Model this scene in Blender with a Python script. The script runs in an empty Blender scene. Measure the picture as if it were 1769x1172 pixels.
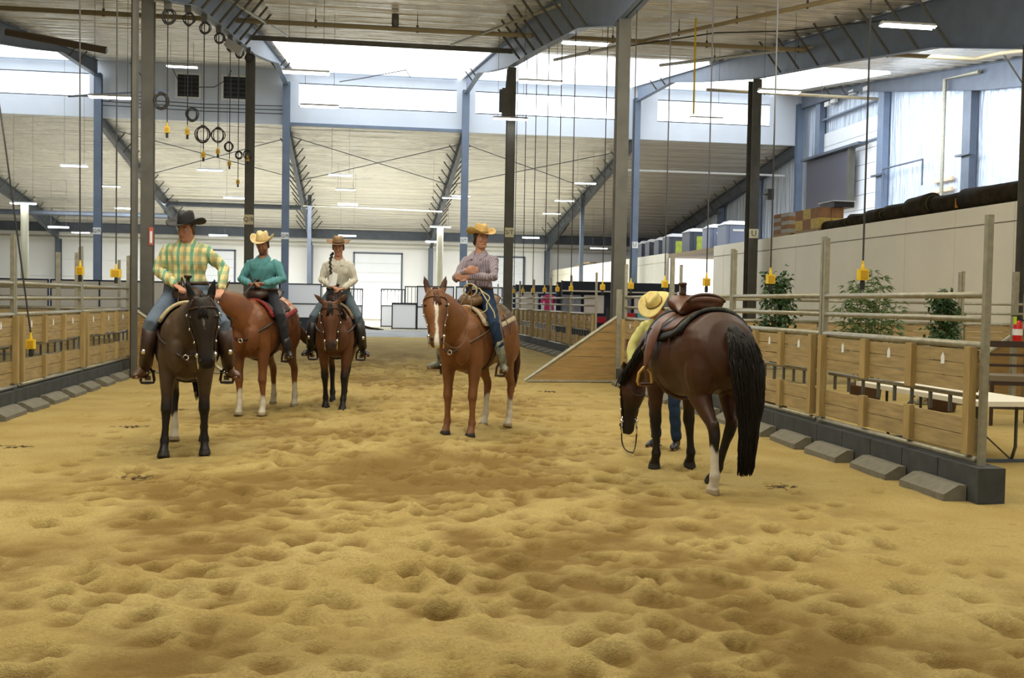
import bpy, bmesh, math, random
import numpy as np
from mathutils import Vector, Matrix
random.seed(7); np.random.seed(7)
S = bpy.context.scene
COL = S.collection
PI = math.pi
R = math.radians
# ---------------------------------------------------------------- camera
F = 1806.0
yaw = math.atan(259.5/F); pitch = math.atan(65.3/F); roll = .018
_f0 = Vector((math.sin(yaw), math.cos(yaw), 0)); _r0 = Vector((math.cos(yaw), -math.sin(yaw), 0)); _u0 = Vector((0, 0, 1))
_f = _f0*math.cos(pitch) - _u0*math.sin(pitch); _u = _u0*math.cos(pitch) + _f0*math.sin(pitch)
_r = _r0*math.cos(roll) + _u*math.sin(roll); _uu = _u*math.cos(roll) - _r0*math.sin(roll)
cam = bpy.data.cameras.new('camera'); camo = bpy.data.objects.new('camera', cam); COL.objects.link(camo)
cam.sensor_width = 36; cam.lens = F/1769*36; cam.clip_end = 300
M = Matrix(((_r.x, _uu.x, -_f.x, 0), (_r.y, _uu.y, -_f.y, 0), (_r.z, _uu.z, -_f.z, 1.58), (0, 0, 0, 1)))
camo.matrix_world = M
S.camera = camo
# ---------------------------------------------------------------- world, lights, exposure
S.view_settings.view_transform = 'Standard'; S.view_settings.look = 'None'; S.view_settings.gamma = 1
S.view_settings.use_curve_mapping = False; S.view_settings.exposure = 0.0
w = bpy.data.worlds.new('world'); S.world = w; w.use_nodes = True
w.node_tree.nodes['Background'].inputs[0].default_value = (1.0, .96, .84, 1)
w.node_tree.nodes['Background'].inputs[1].default_value = .55
def area(name, loc, rot, sx, sy, power, color):
    l = bpy.data.lights.new(name, 'AREA'); l.shape = 'RECTANGLE'; l.size = sx; l.size_y = sy; l.energy = power; l.color = color
    o = bpy.data.objects.new(name, l); COL.objects.link(o); o.location = loc; o.rotation_euler = rot
    return o
# added unseen area lights that brighten the sand and near fences from above
area('arena_fill', (-2, 6.5, 7.0), (0, 0, 0), 6, 7, 700, (1, .95, .80))
area('arena_fill', (7, 6, 6.9), (0, 0, 0), 6, 6, 400, (1, .95, .80))
area('arena_fill', (11, 15.5, 7.9), (0, 0, 0), 4, 4, 260, (1, .95, .84))
area('arena_fill', (0, 17.5, 7.9), (0, 0, 0), 8, 4, 480, (1, .95, .82))
# added area light out of view, aimed up to brighten the roof lining
area('roof_lining_fill', (1, 11, 5.2), (R(180-38), 0, 0), 14, 4, 1300, (1, .96, .86))
# fill lights added under the roof to brighten the low hall and right wall
area('low_hall_fill', (-4, 68, 7.6), (0, 0, 0), 34, 9, 9000, (.92, .96, 1))
area('side_wall_fill', (18.6, 34, 10.0), (0, R(-35), 0), 3, 24, 3100, (.80, .89, 1))
# ---------------------------------------------------------------- materials
MATS = {}
def mat(name, col, rough=.6, metal=0, nz=0.0, ns=8.0, bump=0.0, bs=30.0, col2=None, stretch=(1, 1, 1), emit=None, spec=.5, attr=None, sheen=0, coat=0, detail=4):
    if name in MATS: return MATS[name]
    m = bpy.data.materials.new(name); m.use_nodes = True; nt = m.node_tree; b = nt.nodes['Principled BSDF']
    b.inputs['Roughness'].default_value = rough; b.inputs['Metallic'].default_value = metal; b.inputs['Specular IOR Level'].default_value = spec
    if sheen: b.inputs['Sheen Weight'].default_value = sheen
    if coat: b.inputs['Coat Weight'].default_value = coat; b.inputs['Coat Roughness'].default_value = .35
    b.inputs['Base Color'].default_value = (*col, 1)
    L = nt.links; src = None
    tc = nt.nodes.new('ShaderNodeTexCoord'); mp = nt.nodes.new('ShaderNodeMapping'); mp.inputs['Scale'].default_value = stretch
    L.new(tc.outputs['Object'], mp.inputs[0])
    if attr:
        a = nt.nodes.new('ShaderNodeVertexColor'); a.layer_name = attr; src = a.outputs[0]
    if nz:
        n = nt.nodes.new('ShaderNodeTexNoise'); n.inputs['Scale'].default_value = ns; n.inputs['Detail'].default_value = detail
        L.new(mp.outputs[0], n.inputs['Vector'])
        mx = nt.nodes.new('ShaderNodeMix'); mx.data_type = 'RGBA'
        rp = nt.nodes.new('ShaderNodeMapRange'); rp.inputs[1].default_value = .3; rp.inputs[2].default_value = .7
        L.new(n.outputs[0], rp.inputs[0]); L.new(rp.outputs[0], mx.inputs[0])
        if attr:
            mx.blend_type = 'MULTIPLY'; L.new(src, mx.inputs[6]); mx.inputs[7].default_value = (1-nz, 1-nz, 1-nz, 1)
        else:
            c2 = col2 or tuple(c*(1-nz) for c in col)
            mx.inputs[6].default_value = (*col, 1); mx.inputs[7].default_value = (*c2, 1)
        src = mx.outputs[2]
    if src: L.new(src, b.inputs['Base Color'])
    if bump:
        n = nt.nodes.new('ShaderNodeTexNoise'); n.inputs['Scale'].default_value = bs; n.inputs['Detail'].default_value = 3
        L.new(mp.outputs[0], n.inputs['Vector'])
        bp = nt.nodes.new('ShaderNodeBump'); bp.inputs['Strength'].default_value = 1; bp.inputs['Distance'].default_value = bump
        L.new(n.outputs[0], bp.inputs['Height']); L.new(bp.outputs[0], b.inputs['Normal'])
    if emit:
        b.inputs['Emission Color'].default_value = (*emit[:3], 1); b.inputs['Emission Strength'].default_value = emit[3]
    MATS[name] = m; return m
def srgb(r, g, b):
    f = lambda c: (c/255/12.92 if c/255 <= .04045 else ((c/255+.055)/1.055)**2.4)
    return (f(r), f(g), f(b))
galv = mat('galvanised_steel', srgb(160, 156, 136), .45, .35, .3, 14, .0004, 60)
steel_dark = mat('dark_paint_steel', srgb(88, 86, 77), .5, .1, .3, 3)
steel_blue = mat('blue_grey_steel', srgb(108, 122, 142), .5, .1, .2, 2)
steel_low = mat('grey_steel', srgb(84, 92, 104), .5, .1, .25, 2)
wood = mat('fence_wood', srgb(172, 150, 106), .7, 0, .35, 3, .001, 20, stretch=(1, 1, 9), spec=.25)
wood_post = mat('fence_batten_wood', srgb(172, 148, 98), .7, 0, .3, 3, .001, 20, stretch=(6, 6, 1), spec=.25)
wood_ramp = mat('ramp_wood', srgb(160, 130, 80), .65, 0, .35, 2.5, .001, 20, stretch=(1, 1, 9), spec=.3)
conc = mat('concrete_block', srgb(126, 122, 108), .85, 0, .25, 12, .002, 40, spec=.2)
conc_dark = mat('dark_concrete', srgb(74, 76, 76), .8, 0, .3, 6, .002, 30, spec=.2)
black = mat('black_rubber', (.012, .012, .014), .5)
cable_m = mat('cable_rubber', (.03, .028, .026), .6)
yellow = mat('yellow_plastic', srgb(222, 188, 30), .4)
white_pl = mat('white_paint', srgb(226, 228, 226), .5, 0, .06, 2)
sign_m = mat('sign_cream', srgb(222, 214, 180), .5)
ink = mat('ink', (.02, .02, .02), .5)
# ---------------------------------------------------------------- mesh builder
class MB:
    def __init__(s): s.v = []; s.f = []
    def add(s, v, f):
        n = len(s.v); s.v += [tuple(p) for p in v]; s.f += [tuple(i+n for i in q) for q in f]; return s
    def box(s, c, d, m=None):
        hx, hy, hz = d[0]/2, d[1]/2, d[2]/2
        v = [Vector((x, y, z)) for x in (-hx, hx) for y in (-hy, hy) for z in (-hz, hz)]
        if m is not None: v = [m @ p for p in v]
        v = [p+Vector(c) for p in v]
        return s.add(v, [(0, 1, 3, 2), (4, 6, 7, 5), (0, 4, 5, 1), (2, 3, 7, 6), (0, 2, 6, 4), (1, 5, 7, 3)])
    def bx(s, x0, x1, y0, y1, z0, z1): return s.box(((x0+x1)/2, (y0+y1)/2, (z0+z1)/2), (abs(x1-x0), abs(y1-y0), abs(z1-z0)))
    def tube(s, pts, r, n=8, cap=True, flat=1.0):
        pts = [Vector(p) for p in pts]; k = len(pts)
        rs = r if isinstance(r, (list, tuple)) else [r]*k
        vv = []; a0 = None
        for i, p in enumerate(pts):
            t = (pts[min(i+1, k-1)]-pts[max(i-1, 0)])
            if t.length < 1e-9: t = Vector((0, 0, 1))
            t.normalize()
            if a0 is None:
                a0 = Vector((0, 0, 1)) if abs(t.z) < .9 else Vector((1, 0, 0))
            a = a0 - t*a0.dot(t)
            if a.length < 1e-6: a = t.orthogonal()
            a.normalize(); a0 = a; b = t.cross(a)
            for j in range(n):
                an = 2*PI*j/n; vv.append(p+a*(math.cos(an)*rs[i]*flat)+b*(math.sin(an)*rs[i]))
        ff = [(i*n+j, i*n+(j+1) % n, (i+1)*n+(j+1) % n, (i+1)*n+j) for i in range(k-1) for j in range(n)]
        if cap: ff += [tuple(range(n))[::-1], tuple((k-1)*n+j for j in range(n))]
        return s.add(vv, ff)
    def loft(s, secs, n=16, side=(0, 1, 0), caps=True):
        # secs: (center, a, b) a = radius along side, b = radius along the other axis (optional 4th: tangent)
        cs = [Vector(q[0]) for q in secs]; k = len(cs); vv = []
        for i, q in enumerate(secs):
            t = Vector(q[3]) if len(q) > 3 else cs[min(i+1, k-1)]-cs[max(i-1, 0)]
            t.normalize(); sd = Vector(side); a = sd - t*sd.dot(t); a.normalize(); b = t.cross(a)
            for j in range(n):
                an = 2*PI*j/n; vv.append(cs[i]+a*(math.cos(an)*q[1])+b*(math.sin(an)*q[2]))
        ff = [(i*n+j, i*n+(j+1) % n, (i+1)*n+(j+1) % n, (i+1)*n+j) for i in range(k-1) for j in range(n)]
        if caps:
            c0 = len(vv); vv.append(cs[0]); vv.append(cs[-1])
            ff += [(c0, (j+1) % n, j) for j in range(n)] + [(c0+1, (k-1)*n+j, (k-1)*n+(j+1) % n) for j in range(n)]
        return s.add(vv, ff)
    def ball(s, c, r, m=None, nu=12, nv=8):
        rr = r if isinstance(r, (tuple, list)) else (r, r, r); vv = []
        for i in range(1, nv):
            for j in range(nu):
                th = PI*i/nv; ph = 2*PI*j/nu
                p = Vector((rr[0]*math.sin(th)*math.cos(ph), rr[1]*math.sin(th)*math.sin(ph), rr[2]*math.cos(th)))
                vv.append((m @ p if m is not None else p)+Vector(c))
        t = Vector((0, 0, rr[2])); b = -t
        if m is not None: t = m @ t; b = m @ b
        vv += [t+Vector(c), b+Vector(c)]; q = (nv-1)*nu
        ff = [(i*nu+j, (i+1)*nu+j, (i+1)*nu+(j+1) % nu, i*nu+(j+1) % nu) for i in range(nv-2) for j in range(nu)]
        ff += [(q, j, (j+1) % nu) for j in range(nu)] + [(q+1, (nv-2)*nu+(j+1) % nu, (nv-2)*nu+j) for j in range(nu)]
        return s.add(vv, ff)
    def lathe(s, prof, c=(0, 0, 0), n=20):
        vv = [(c[0]+r*math.cos(2*PI*j/n), c[1]+r*math.sin(2*PI*j/n), c[2]+z) for r, z in prof for j in range(n)]
        k = len(prof); ff = [(i*n+j, i*n+(j+1) % n, (i+1)*n+(j+1) % n, (i+1)*n+j) for i in range(k-1) for j in range(n)]
        return s.add(vv, ff+[tuple(range(n))[::-1], tuple((k-1)*n+j for j in range(n))])
    def prism(s, poly, axis, a, b):
        # polygon in the plane orthogonal to axis, extruded a..b
        def P(u, v, t): return {'x': (t, u, v), 'y': (u, t, v), 'z': (u, v, t)}[axis]
        n = len(poly); vv = [P(u, v, a) for u, v in poly]+[P(u, v, b) for u, v in poly]
        return s.add(vv, [tuple(range(n))[::-1], tuple(range(n, 2*n))]+[(i, (i+1) % n, n+(i+1) % n, n+i) for i in range(n)])
    def mesh(s, name, smooth=False):
        me = bpy.data.meshes.new(name); me.from_pydata(s.v, [], s.f); me.validate()
        bm = bmesh.new(); bm.from_mesh(me); bmesh.ops.recalc_face_normals(bm, faces=bm.faces); bm.to_mesh(me); bm.free()
        if smooth: me.polygons.foreach_set('use_smooth', [True]*len(me.polygons))
        return me
def obj(name, mb, m=None, parent=None, label=None, cat=None, group=None, kind=None, loc=None, rot=None, smooth=False):
    me = mb if isinstance(mb, bpy.types.Mesh) else (mb.mesh(name, smooth) if mb is not None else None)
    o = bpy.data.objects.new(name, me); COL.objects.link(o)
    if m is not None and me is not None and not me.materials: me.materials.append(m)
    if parent is not None: o.parent = parent
    if loc is not None: o.location = loc
    if rot is not None: o.rotation_euler = rot
    for k, v in (('label', label), ('category', cat), ('group', group), ('kind', kind)):
        if v: o[k] = v
    return o
def thing(name, label, cat, loc=(0, 0, 0), rz=0, group=None):
    return obj(name, None, label=label, cat=cat, group=group, loc=loc, rot=(0, 0, rz))
def dup(root, loc, rz=None, label=None, group=None):
    def rec(o, p):
        c = o.copy(); COL.objects.link(c); c.parent = p
        for ch in kids.get(o.name, []): rec(ch, c)
        return c
    kids = {}
    for q in bpy.data.objects:
        if q.parent: kids.setdefault(q.parent.name, []).append(q)
    r = rec(root, None); r.location = loc
    if rz is not None: r.rotation_euler = (0, 0, rz)
    if label: r['label'] = label
    if group: r['group'] = group
    return r
def text_mesh(body, size, depth=.002):
    c = bpy.data.curves.new('txt', 'FONT'); c.body = body; c.size = size; c.extrude = depth; c.align_x = 'CENTER'; c.align_y = 'CENTER'; c.resolution_u = 2
    o = bpy.data.objects.new('txt', c); me = bpy.data.meshes.new_from_object(o); bpy.data.objects.remove(o); return me
def remesh(mb, voxel, smooth_it=3, fac=.5):
    me = mb.mesh('tmp'); o = bpy.data.objects.new('tmp', me); COL.objects.link(o)
    md = o.modifiers.new('r', 'REMESH'); md.mode = 'VOXEL'; md.voxel_size = voxel; md.use_smooth_shade = True
    if smooth_it:
        sm = o.modifiers.new('s', 'SMOOTH'); sm.iterations = smooth_it; sm.factor = fac
    dg = bpy.context.evaluated_depsgraph_get(); dg.update()
    out = bpy.data.meshes.new_from_object(o.evaluated_get(dg)); bpy.data.objects.remove(o)
    out.polygons.foreach_set('use_smooth', [True]*len(out.polygons))
    return out
def paint(me, fn, name='col'):
    n = len(me.vertices); co = np.empty(n*3); me.vertices.foreach_get('co', co); co = co.reshape(-1, 3)
    c = np.ones((n, 4)); c[:, :3] = fn(co)
    a = me.color_attributes.new(name, 'FLOAT_COLOR', 'POINT'); a.data.foreach_set('color', c.ravel())
# ================================================================ setting
def rz_high(y): return 13.2-.125*(55-y)
def rz_low(y): return 10.55-.143*(y-55)
# ---- floor: one heightfield, fine where the camera stands over the trampled sand
def vnoise(x, y, s, seed):
    rs = np.random.RandomState(seed); g = rs.rand(256, 256)
    u = x*s+1000; v = y*s+1000; i = np.floor(u).astype(int); j = np.floor(v).astype(int); a = u-i; b = v-j
    a = a*a*(3-2*a); b = b*b*(3-2*b)
    f = lambda p, q: g[p % 256, q % 256]
    return (f(i, j)*(1-a)+f(i+1, j)*a)*(1-b)+(f(i, j+1)*(1-a)+f(i+1, j+1)*a)*b-.5
def span(a, b, st): return list(np.arange(a, b-1e-6, st))
xs = np.array(span(-44, -8, 6)+span(-8, -4.5, .5)+span(-4.5, 5.4, .042)+span(5.4, 9, .4)+span(9, 30, 4)+[30.0])
ys = np.array(span(-14, 2, 2)+span(2, 3.6, .2)+span(3.6, 9.5, .04)+span(9.5, 16, .065)+span(16, 26, .14)+span(26, 44, .5)+span(44, 88, 4)+[88.0])
X, Y = np.meshgrid(xs, ys)
cx = .1+.02*Y
halfw = np.where(Y < 9, 2.9+.35*(9-Y), 2.7)
dis = np.clip(1.25-np.abs(X-cx)/halfw, 0, 1)**.8*np.clip((34-Y)/10, 0, 1)
dis = np.clip(dis+.25*vnoise(X, Y, .7, 3)*(dis > .02), 0, 1)
fine = ((np.abs(X-.4) < 4.9) & (Y > 2.5) & (Y < 40)).astype(float)
Z = fine*(dis*(.030*vnoise(X, Y, 1.3, 1)+.032*vnoise(X, Y, 3.3, 2)+.032*vnoise(X, Y, 8.0, 5)+.022*vnoise(X, Y, 19, 6))+.010*vnoise(X, Y, 5, 7)+.012*vnoise(X, Y, 1.2, 8))
rs = np.random.RandomState(4)
for k in range(1900):                       # hoof prints
    py = 3.4+rs.rand()**1.25*22; px = .15+.02*py+(rs.randn()*1.55 if rs.rand() < .8 else (rs.rand()-.5)*7)
    if not -4 < px < 4.6: continue
    i0, i1 = np.searchsorted(ys, [py-.3, py+.3]); j0, j1 = np.searchsorted(xs, [px-.3, px+.3])
    if i1 <= i0 or j1 <= j0: continue
    a = rs.rand()*PI; dx = X[i0:i1, j0:j1]-px; dy = Y[i0:i1, j0:j1]-py
    u = dx*math.cos(a)+dy*math.sin(a); v = -dx*math.sin(a)+dy*math.cos(a); r0 = .045+.04*rs.rand()
    d = np.sqrt((u/1.25)**2+v**2)/r0
    dep = .022+.030*rs.rand()
    Z[i0:i1, j0:j1] += -dep*np.exp(-d**3)+dep*.5*np.exp(-((d-1.6)/.5)**2)*(1+.9*np.sign(u))*.6
Z *= np.interp(Y, [3, 6, 11], [.66, .8, 1.0])
nx, ny = len(xs), len(ys)
vv = np.stack([X, Y, Z], -1).reshape(-1, 3)
ii = (np.arange(ny-1)[:, None]*nx+np.arange(nx-1)[None, :]).ravel()
me = bpy.data.meshes.new('floor'); me.vertices.add(len(vv)); me.vertices.foreach_set('co', vv.ravel())
q = np.stack([ii, ii+1, ii+nx+1, ii+nx], -1)
me.loops.add(q.size); me.loops.foreach_set('vertex_index', q.ravel()); me.polygons.add(len(q))
me.polygons.foreach_set('loop_start', np.arange(0, q.size, 4)); me.polygons.foreach_set('loop_total', np.full(len(q), 4)); me.polygons.foreach_set('use_smooth', [True]*len(q))
me.update()
ca = me.color_attributes.new('damp_hollows', 'FLOAT_COLOR', 'POINT')
damp_hollows = np.clip(dis*.45+.35*dis*np.exp(-((Y-9.2)/2.6)**2)+1.2*vnoise(X, Y, .9, 11)*dis+.9*vnoise(X, Y, 3.0, 12)*dis+np.clip(-(Z*24), -.3, .7), 0, 1)  # damp trampled patches, plus darker hollows and paler crests by height
ca.data.foreach_set('color', np.stack([damp_hollows, damp_hollows, damp_hollows, np.ones_like(damp_hollows)], -1).ravel())
def floor_mat():
    m = bpy.data.materials.new('arena_sand'); m.use_nodes = True; nt = m.node_tree; L = nt.links; b = nt.nodes['Principled BSDF']
    b.inputs['Roughness'].default_value = .9; b.inputs['Specular IOR Level'].default_value = .12
    tc = nt.nodes.new('ShaderNodeTexCoord')
    def noise(s, d=5):
        n = nt.nodes.new('ShaderNodeTexNoise'); n.inputs['Scale'].default_value = s; n.inputs['Detail'].default_value = d; L.new(tc.outputs['Object'], n.inputs['Vector']); return n.outputs[0]
    def mix(f, a, c, mode='MIX'):
        x = nt.nodes.new('ShaderNodeMix'); x.data_type = 'RGBA'; x.blend_type = mode
        for s, v in ((x.inputs[0], f), (x.inputs[6], a), (x.inputs[7], c)):
            if isinstance(v, tuple): s.default_value = (*v, 1)
            elif isinstance(v, float): s.default_value = v
            else: L.new(v, s)
        return x.outputs[2]
    def rng(s, a, c, lo=0., hi=1.):
        r = nt.nodes.new('ShaderNodeMapRange'); r.inputs[1].default_value = a; r.inputs[2].default_value = c; r.inputs[3].default_value = lo; r.inputs[4].default_value = hi; L.new(s, r.inputs[0]); return r.outputs[0]
    vc = nt.nodes.new('ShaderNodeVertexColor'); vc.layer_name = 'damp_hollows'
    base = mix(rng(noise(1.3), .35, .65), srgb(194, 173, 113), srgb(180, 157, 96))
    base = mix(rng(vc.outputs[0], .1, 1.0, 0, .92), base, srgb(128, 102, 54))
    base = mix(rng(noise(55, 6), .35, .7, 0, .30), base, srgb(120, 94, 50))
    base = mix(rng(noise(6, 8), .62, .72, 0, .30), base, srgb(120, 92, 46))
    sep = nt.nodes.new('ShaderNodeSeparateXYZ'); L.new(tc.outputs['Object'], sep.inputs[0])
    conc_c = mix(rng(noise(.8), .4, .6), srgb(170, 172, 172), srgb(150, 152, 152))
    base = mix(rng(sep.outputs[1], 43.4, 44.2), base, conc_c)
    base = mix(rng(sep.outputs[1], 52.5, 53.5), base, srgb(186, 178, 156))
    L.new(base, b.inputs['Base Color'])
    bp = nt.nodes.new('ShaderNodeBump'); bp.inputs['Distance'].default_value = .012
    ad = nt.nodes.new('ShaderNodeMath'); ad.operation = 'ADD'; L.new(noise(40, 6), ad.inputs[0]); L.new(noise(140, 3), ad.inputs[1])
    L.new(ad.outputs[0], bp.inputs['Height']); L.new(bp.outputs[0], b.inputs['Normal'])
    return m
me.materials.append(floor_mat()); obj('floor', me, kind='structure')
# ---- ceilings: white faced insulation sagging between purlins
def foil_mat(name, col, dist=.10, rough=.32):
    m = bpy.data.materials.new(name); m.use_nodes = True; nt = m.node_tree; L = nt.links; b = nt.nodes['Principled BSDF']
    b.inputs['Base Color'].default_value = (*col, 1); b.inputs['Roughness'].default_value = rough; b.inputs['Specular IOR Level'].default_value = .9; b.inputs['Metallic'].default_value = .3
    tc = nt.nodes.new('ShaderNodeTexCoord'); mp = nt.nodes.new('ShaderNodeMapping'); mp.inputs['Scale'].default_value = (.16, 2.6, .3)
    L.new(tc.outputs['Object'], mp.inputs[0])
    n = nt.nodes.new('ShaderNodeTexNoise'); n.inputs['Scale'].default_value = 1.2; n.inputs['Detail'].default_value = 4; L.new(mp.outputs[0], n.inputs['Vector'])
    n2 = nt.nodes.new('ShaderNodeTexNoise'); n2.inputs['Scale'].default_value = 1.3; n2.inputs['Detail'].default_value = 3; L.new(tc.outputs['Object'], n2.inputs['Vector'])
    ad = nt.nodes.new('ShaderNodeMath'); ad.operation = 'ADD'; L.new(n.outputs[0], ad.inputs[0])
    ml = nt.nodes.new('ShaderNodeMath'); ml.operation = 'MULTIPLY'; ml.inputs[1].default_value = .35; L.new(n2.outputs[0], ml.inputs[0]); L.new(ml.outputs[0], ad.inputs[1])
    bp = nt.nodes.new('ShaderNodeBump'); bp.inputs['Distance'].default_value = dist; L.new(ad.outputs[0], bp.inputs['Height']); L.new(bp.outputs[0], b.inputs['Normal'])
    return m
foil = foil_mat('insulation_facing', srgb(226, 222, 212), .35, .22); foil_low = foil_mat('insulation_facing_low', srgb(216, 214, 208), .40, .24)
def sheet(name, x0, x1, ya, yb, zf, m, per=.95):
    """roof lining: scalloped between purlins, ribs standing 6 cm proud"""
    vs = []; fs = []; yy = []
    y = ya
    while y < yb-1e-6:
        for i in range(8): yy.append((y+i*per/8, .042+.042*math.cos(2*PI*i/8)))
        y += per
    yy.append((yb, .084)); yy = [(min(a, yb), d) for a, d in yy]
    for a, d in yy: vs += [(x0, a, zf(a)+d), (x1, a, zf(a)+d)]
    for i in range(len(yy)-1): fs.append((2*i, 2*i+1, 2*i+3, 2*i+2))
    k = len(vs); vs += [(x0, ya, zf(ya)+.25), (x1, ya, zf(ya)+.25), (x0, yb, zf(yb)+.25), (x1, yb, zf(yb)+.25)]
    fs += [(k, k+2, k+3, k+1)]
    mb = MB().add(vs, fs); return obj(name, mb, m, kind='structure', smooth=True)
sheet('ceiling', -42, 24.0, 2, 55, rz_high, foil)
sheet('ceiling', -42, 24.0, 55, 82.3, rz_low, foil_low)
wallmat = mat('white_wall_lining', srgb(208, 216, 226), .4, 0, .1, .6, .02, 1.5, spec=.6)
wallfar = mat('far_wall_white', srgb(226, 226, 222), .5, 0, .06, .5)
sidemat = foil_mat('side_wall_lining', srgb(196, 208, 224), .25, .4)
# clerestory wall with real openings
WB = [(-22.0, -13.6), (-3.35, 4.75), (5.75, 13.9), (15.6, 21.9)]
c = MB(); xx = -42
for a, b in WB:
    c.bx(xx, a, 55, 55.25, 10.4, 13.35); c.bx(a, b, 55, 55.25, 10.4, 11.42); c.bx(a, b, 55, 55.25, 12.52, 13.35); xx = b
c.bx(xx, 24, 55, 55.25, 10.4, 13.35)
obj('wall_clerestory', c, wallmat, kind='structure')
glow = mat('daylit_glazing', (.9, .95, 1), .2, emit=(.9, .95, 1, 3.0))
for i, (a, b) in enumerate(WB):
    wn = obj('window_%d' % (i+1), MB().bx(a, b, 55.14, 55.18, 11.42, 12.52), glow, kind='structure')
    fr = MB()
    fr.bx(a, b, 55.0, 55.06, 11.38, 11.43).bx(a, b, 55.0, 55.06, 12.51, 12.56)
    obj('frame', fr, wallmat, wn)
# translucent roof panels over the clerestory bays, in rows between purlins
sky_m = mat('translucent_roof', (.9, .95, 1), .3, emit=(.90, .95, 1, 2.2))
for i, (a, b) in enumerate(WB):
    r_ = obj('window_%d' % (i+7), MB().bx(a, b, 54.6, 54.9, rz_high(54.75)-.10, rz_high(54.75)-.04), wallmat, kind='structure')
    y = 42.2
    while y < 54.4:
        z0, z1 = rz_high(y)-.05, rz_high(y+1.38)-.05
        obj('roof_pane', MB().add([(a-.25, y, z0), (b+.25, y, z0), (b+.25, y+1.38, z1), (a-.25, y+1.38, z1), (a-.25, y, z0+.03), (b+.25, y, z0+.03), (b+.25, y+1.38, z1+.03), (a-.25, y+1.38, z1+.03)], [(0, 1, 2, 3), (7, 6, 5, 4), (0, 4, 5, 1), (1, 5, 6, 2), (2, 6, 7, 3), (3, 7, 4, 0)]), sky_m, r_)
        y += 1.45
# rub rail below the clerestory
obj('trim_1', MB().bx(-3.8, 5.1, 54.75, 55, 10.35, 10.5), steel_blue, kind='structure')
# louvred openings
for i, (xa, xb) in enumerate(((-9.35, -8.3), (-7.1, -6.0))):
    o = thing('louvre_vent', ['dark square louvred opening high on the white wall, left of the pair', 'dark square louvred opening high on the white wall, right of the pair'][i], 'vent', ((xa+xb)/2, 54.98, 11.6))
    hw = (xb-xa)/2
    f = MB().bx(-hw-.12, hw+.12, -.06, 0, -.12, 0).bx(-hw-.12, hw+.12, -.06, 0, 1.1, 1.2).bx(-hw-.12, -hw, -.06, 0, 0, 1.1).bx(hw, hw+.12, -.06, 0, 0, 1.1)
    obj('frame', f, white_pl, o)
    obj('backing', MB().bx(-hw, hw, -.015, -.005, 0, 1.1), mat('dark_void', (.012, .012, .014), .6), o)
    for k in range(5): obj('slat', MB().bx(-hw, hw, -.05, -.02, .08+k*.22, .11+k*.22), steel_dark, o)
    for k in (-.17, .17): obj('mullion', MB().bx(k-.02, k+.02, -.055, -.045, 0, 1.1), steel_low, o)
# ---- far wall with doors
c = MB(); D = [(-.62, 2.95, 5.05), (-13.5, -9.7, 5.0), (9.2, 12.6, 5.0)]
xx = -42
for a, b, h in sorted(D):
    c.bx(xx, a, 82, 82.3, 0, 6.75); c.bx(a, b, 82, 82.3, h, 6.75); xx = b
c.bx(xx, 24, 82, 82.3, 0, 6.75)
obj('wall_back', c, wallfar, kind='structure')
doorm = mat('door_white', srgb(224, 228, 232), .4, 0, .05, 1)
for i, (a, b, h) in enumerate(sorted(D)):
    lo = 2.15 if i == 1 else 0.0
    d = obj('door_%d' % (i+1), None, kind='structure', loc=(a, 82.0, 0))
    n = int((h-lo)/.61)
    for k in range(n):
        z0 = lo+k*(h-lo)/n
        obj('panel', MB().bx(.02, b-a-.02, -.06, 0, z0+.012, z0+(h-lo)/n-.012), doorm, d)
    obj('track', MB().bx(-.12, 0, -.1, 0, 0, h+.1).bx(b-a, b-a+.12, -.1, 0, 0, h+.1).bx(-.12, b-a+.12, -.1, 0, h, h+.12), steel_low, d)
obj('window_5', MB().bx(-.8, 3.1, 83.6, 83.7, -.0, 2.3), mat('outdoor_daylight', (1, 1, 1), .5, emit=(1, .98, .95, 2.2)), kind='structure')
# faint girts on the far wall
for k in range(3):
    obj('trim_%d' % (k+2), MB().bx(-42, -13.8, 81.93, 82, 1.6+k*1.25, 1.68+k*1.25), steel_low if k == 9 else wallfar, kind='structure')
obj('wall_left', MB().bx(-42.3, -42, 2, 82, 0, 13.5), wallfar, kind='structure')
# eave girder boxes on the far wall
obj('trim_5', MB().bx(-42, 24, 81.4, 81.95, 6.15, 6.8), steel_low, kind='structure')
# ---- side wall on the right (X = 24)
def poly_wall(name, x, pts, m):
    vs = [(x, a, z) for a, z in pts]+[(x+.2, a, z) for a, z in pts]; n = len(pts)
    fs = [tuple(range(n)), tuple(range(2*n-1, n-1, -1))]+[(i, (i+1) % n, n+(i+1) % n, n+i) for i in range(n)]
    return obj(name, MB().add(vs, fs), m, kind='structure')
poly_wall('wall_right', 23.9, [(2, 0), (82, 0), (82, 6.8), (55, 10.55), (55, 13.2), (2, rz_high(2)+.1)], sidemat)
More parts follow.
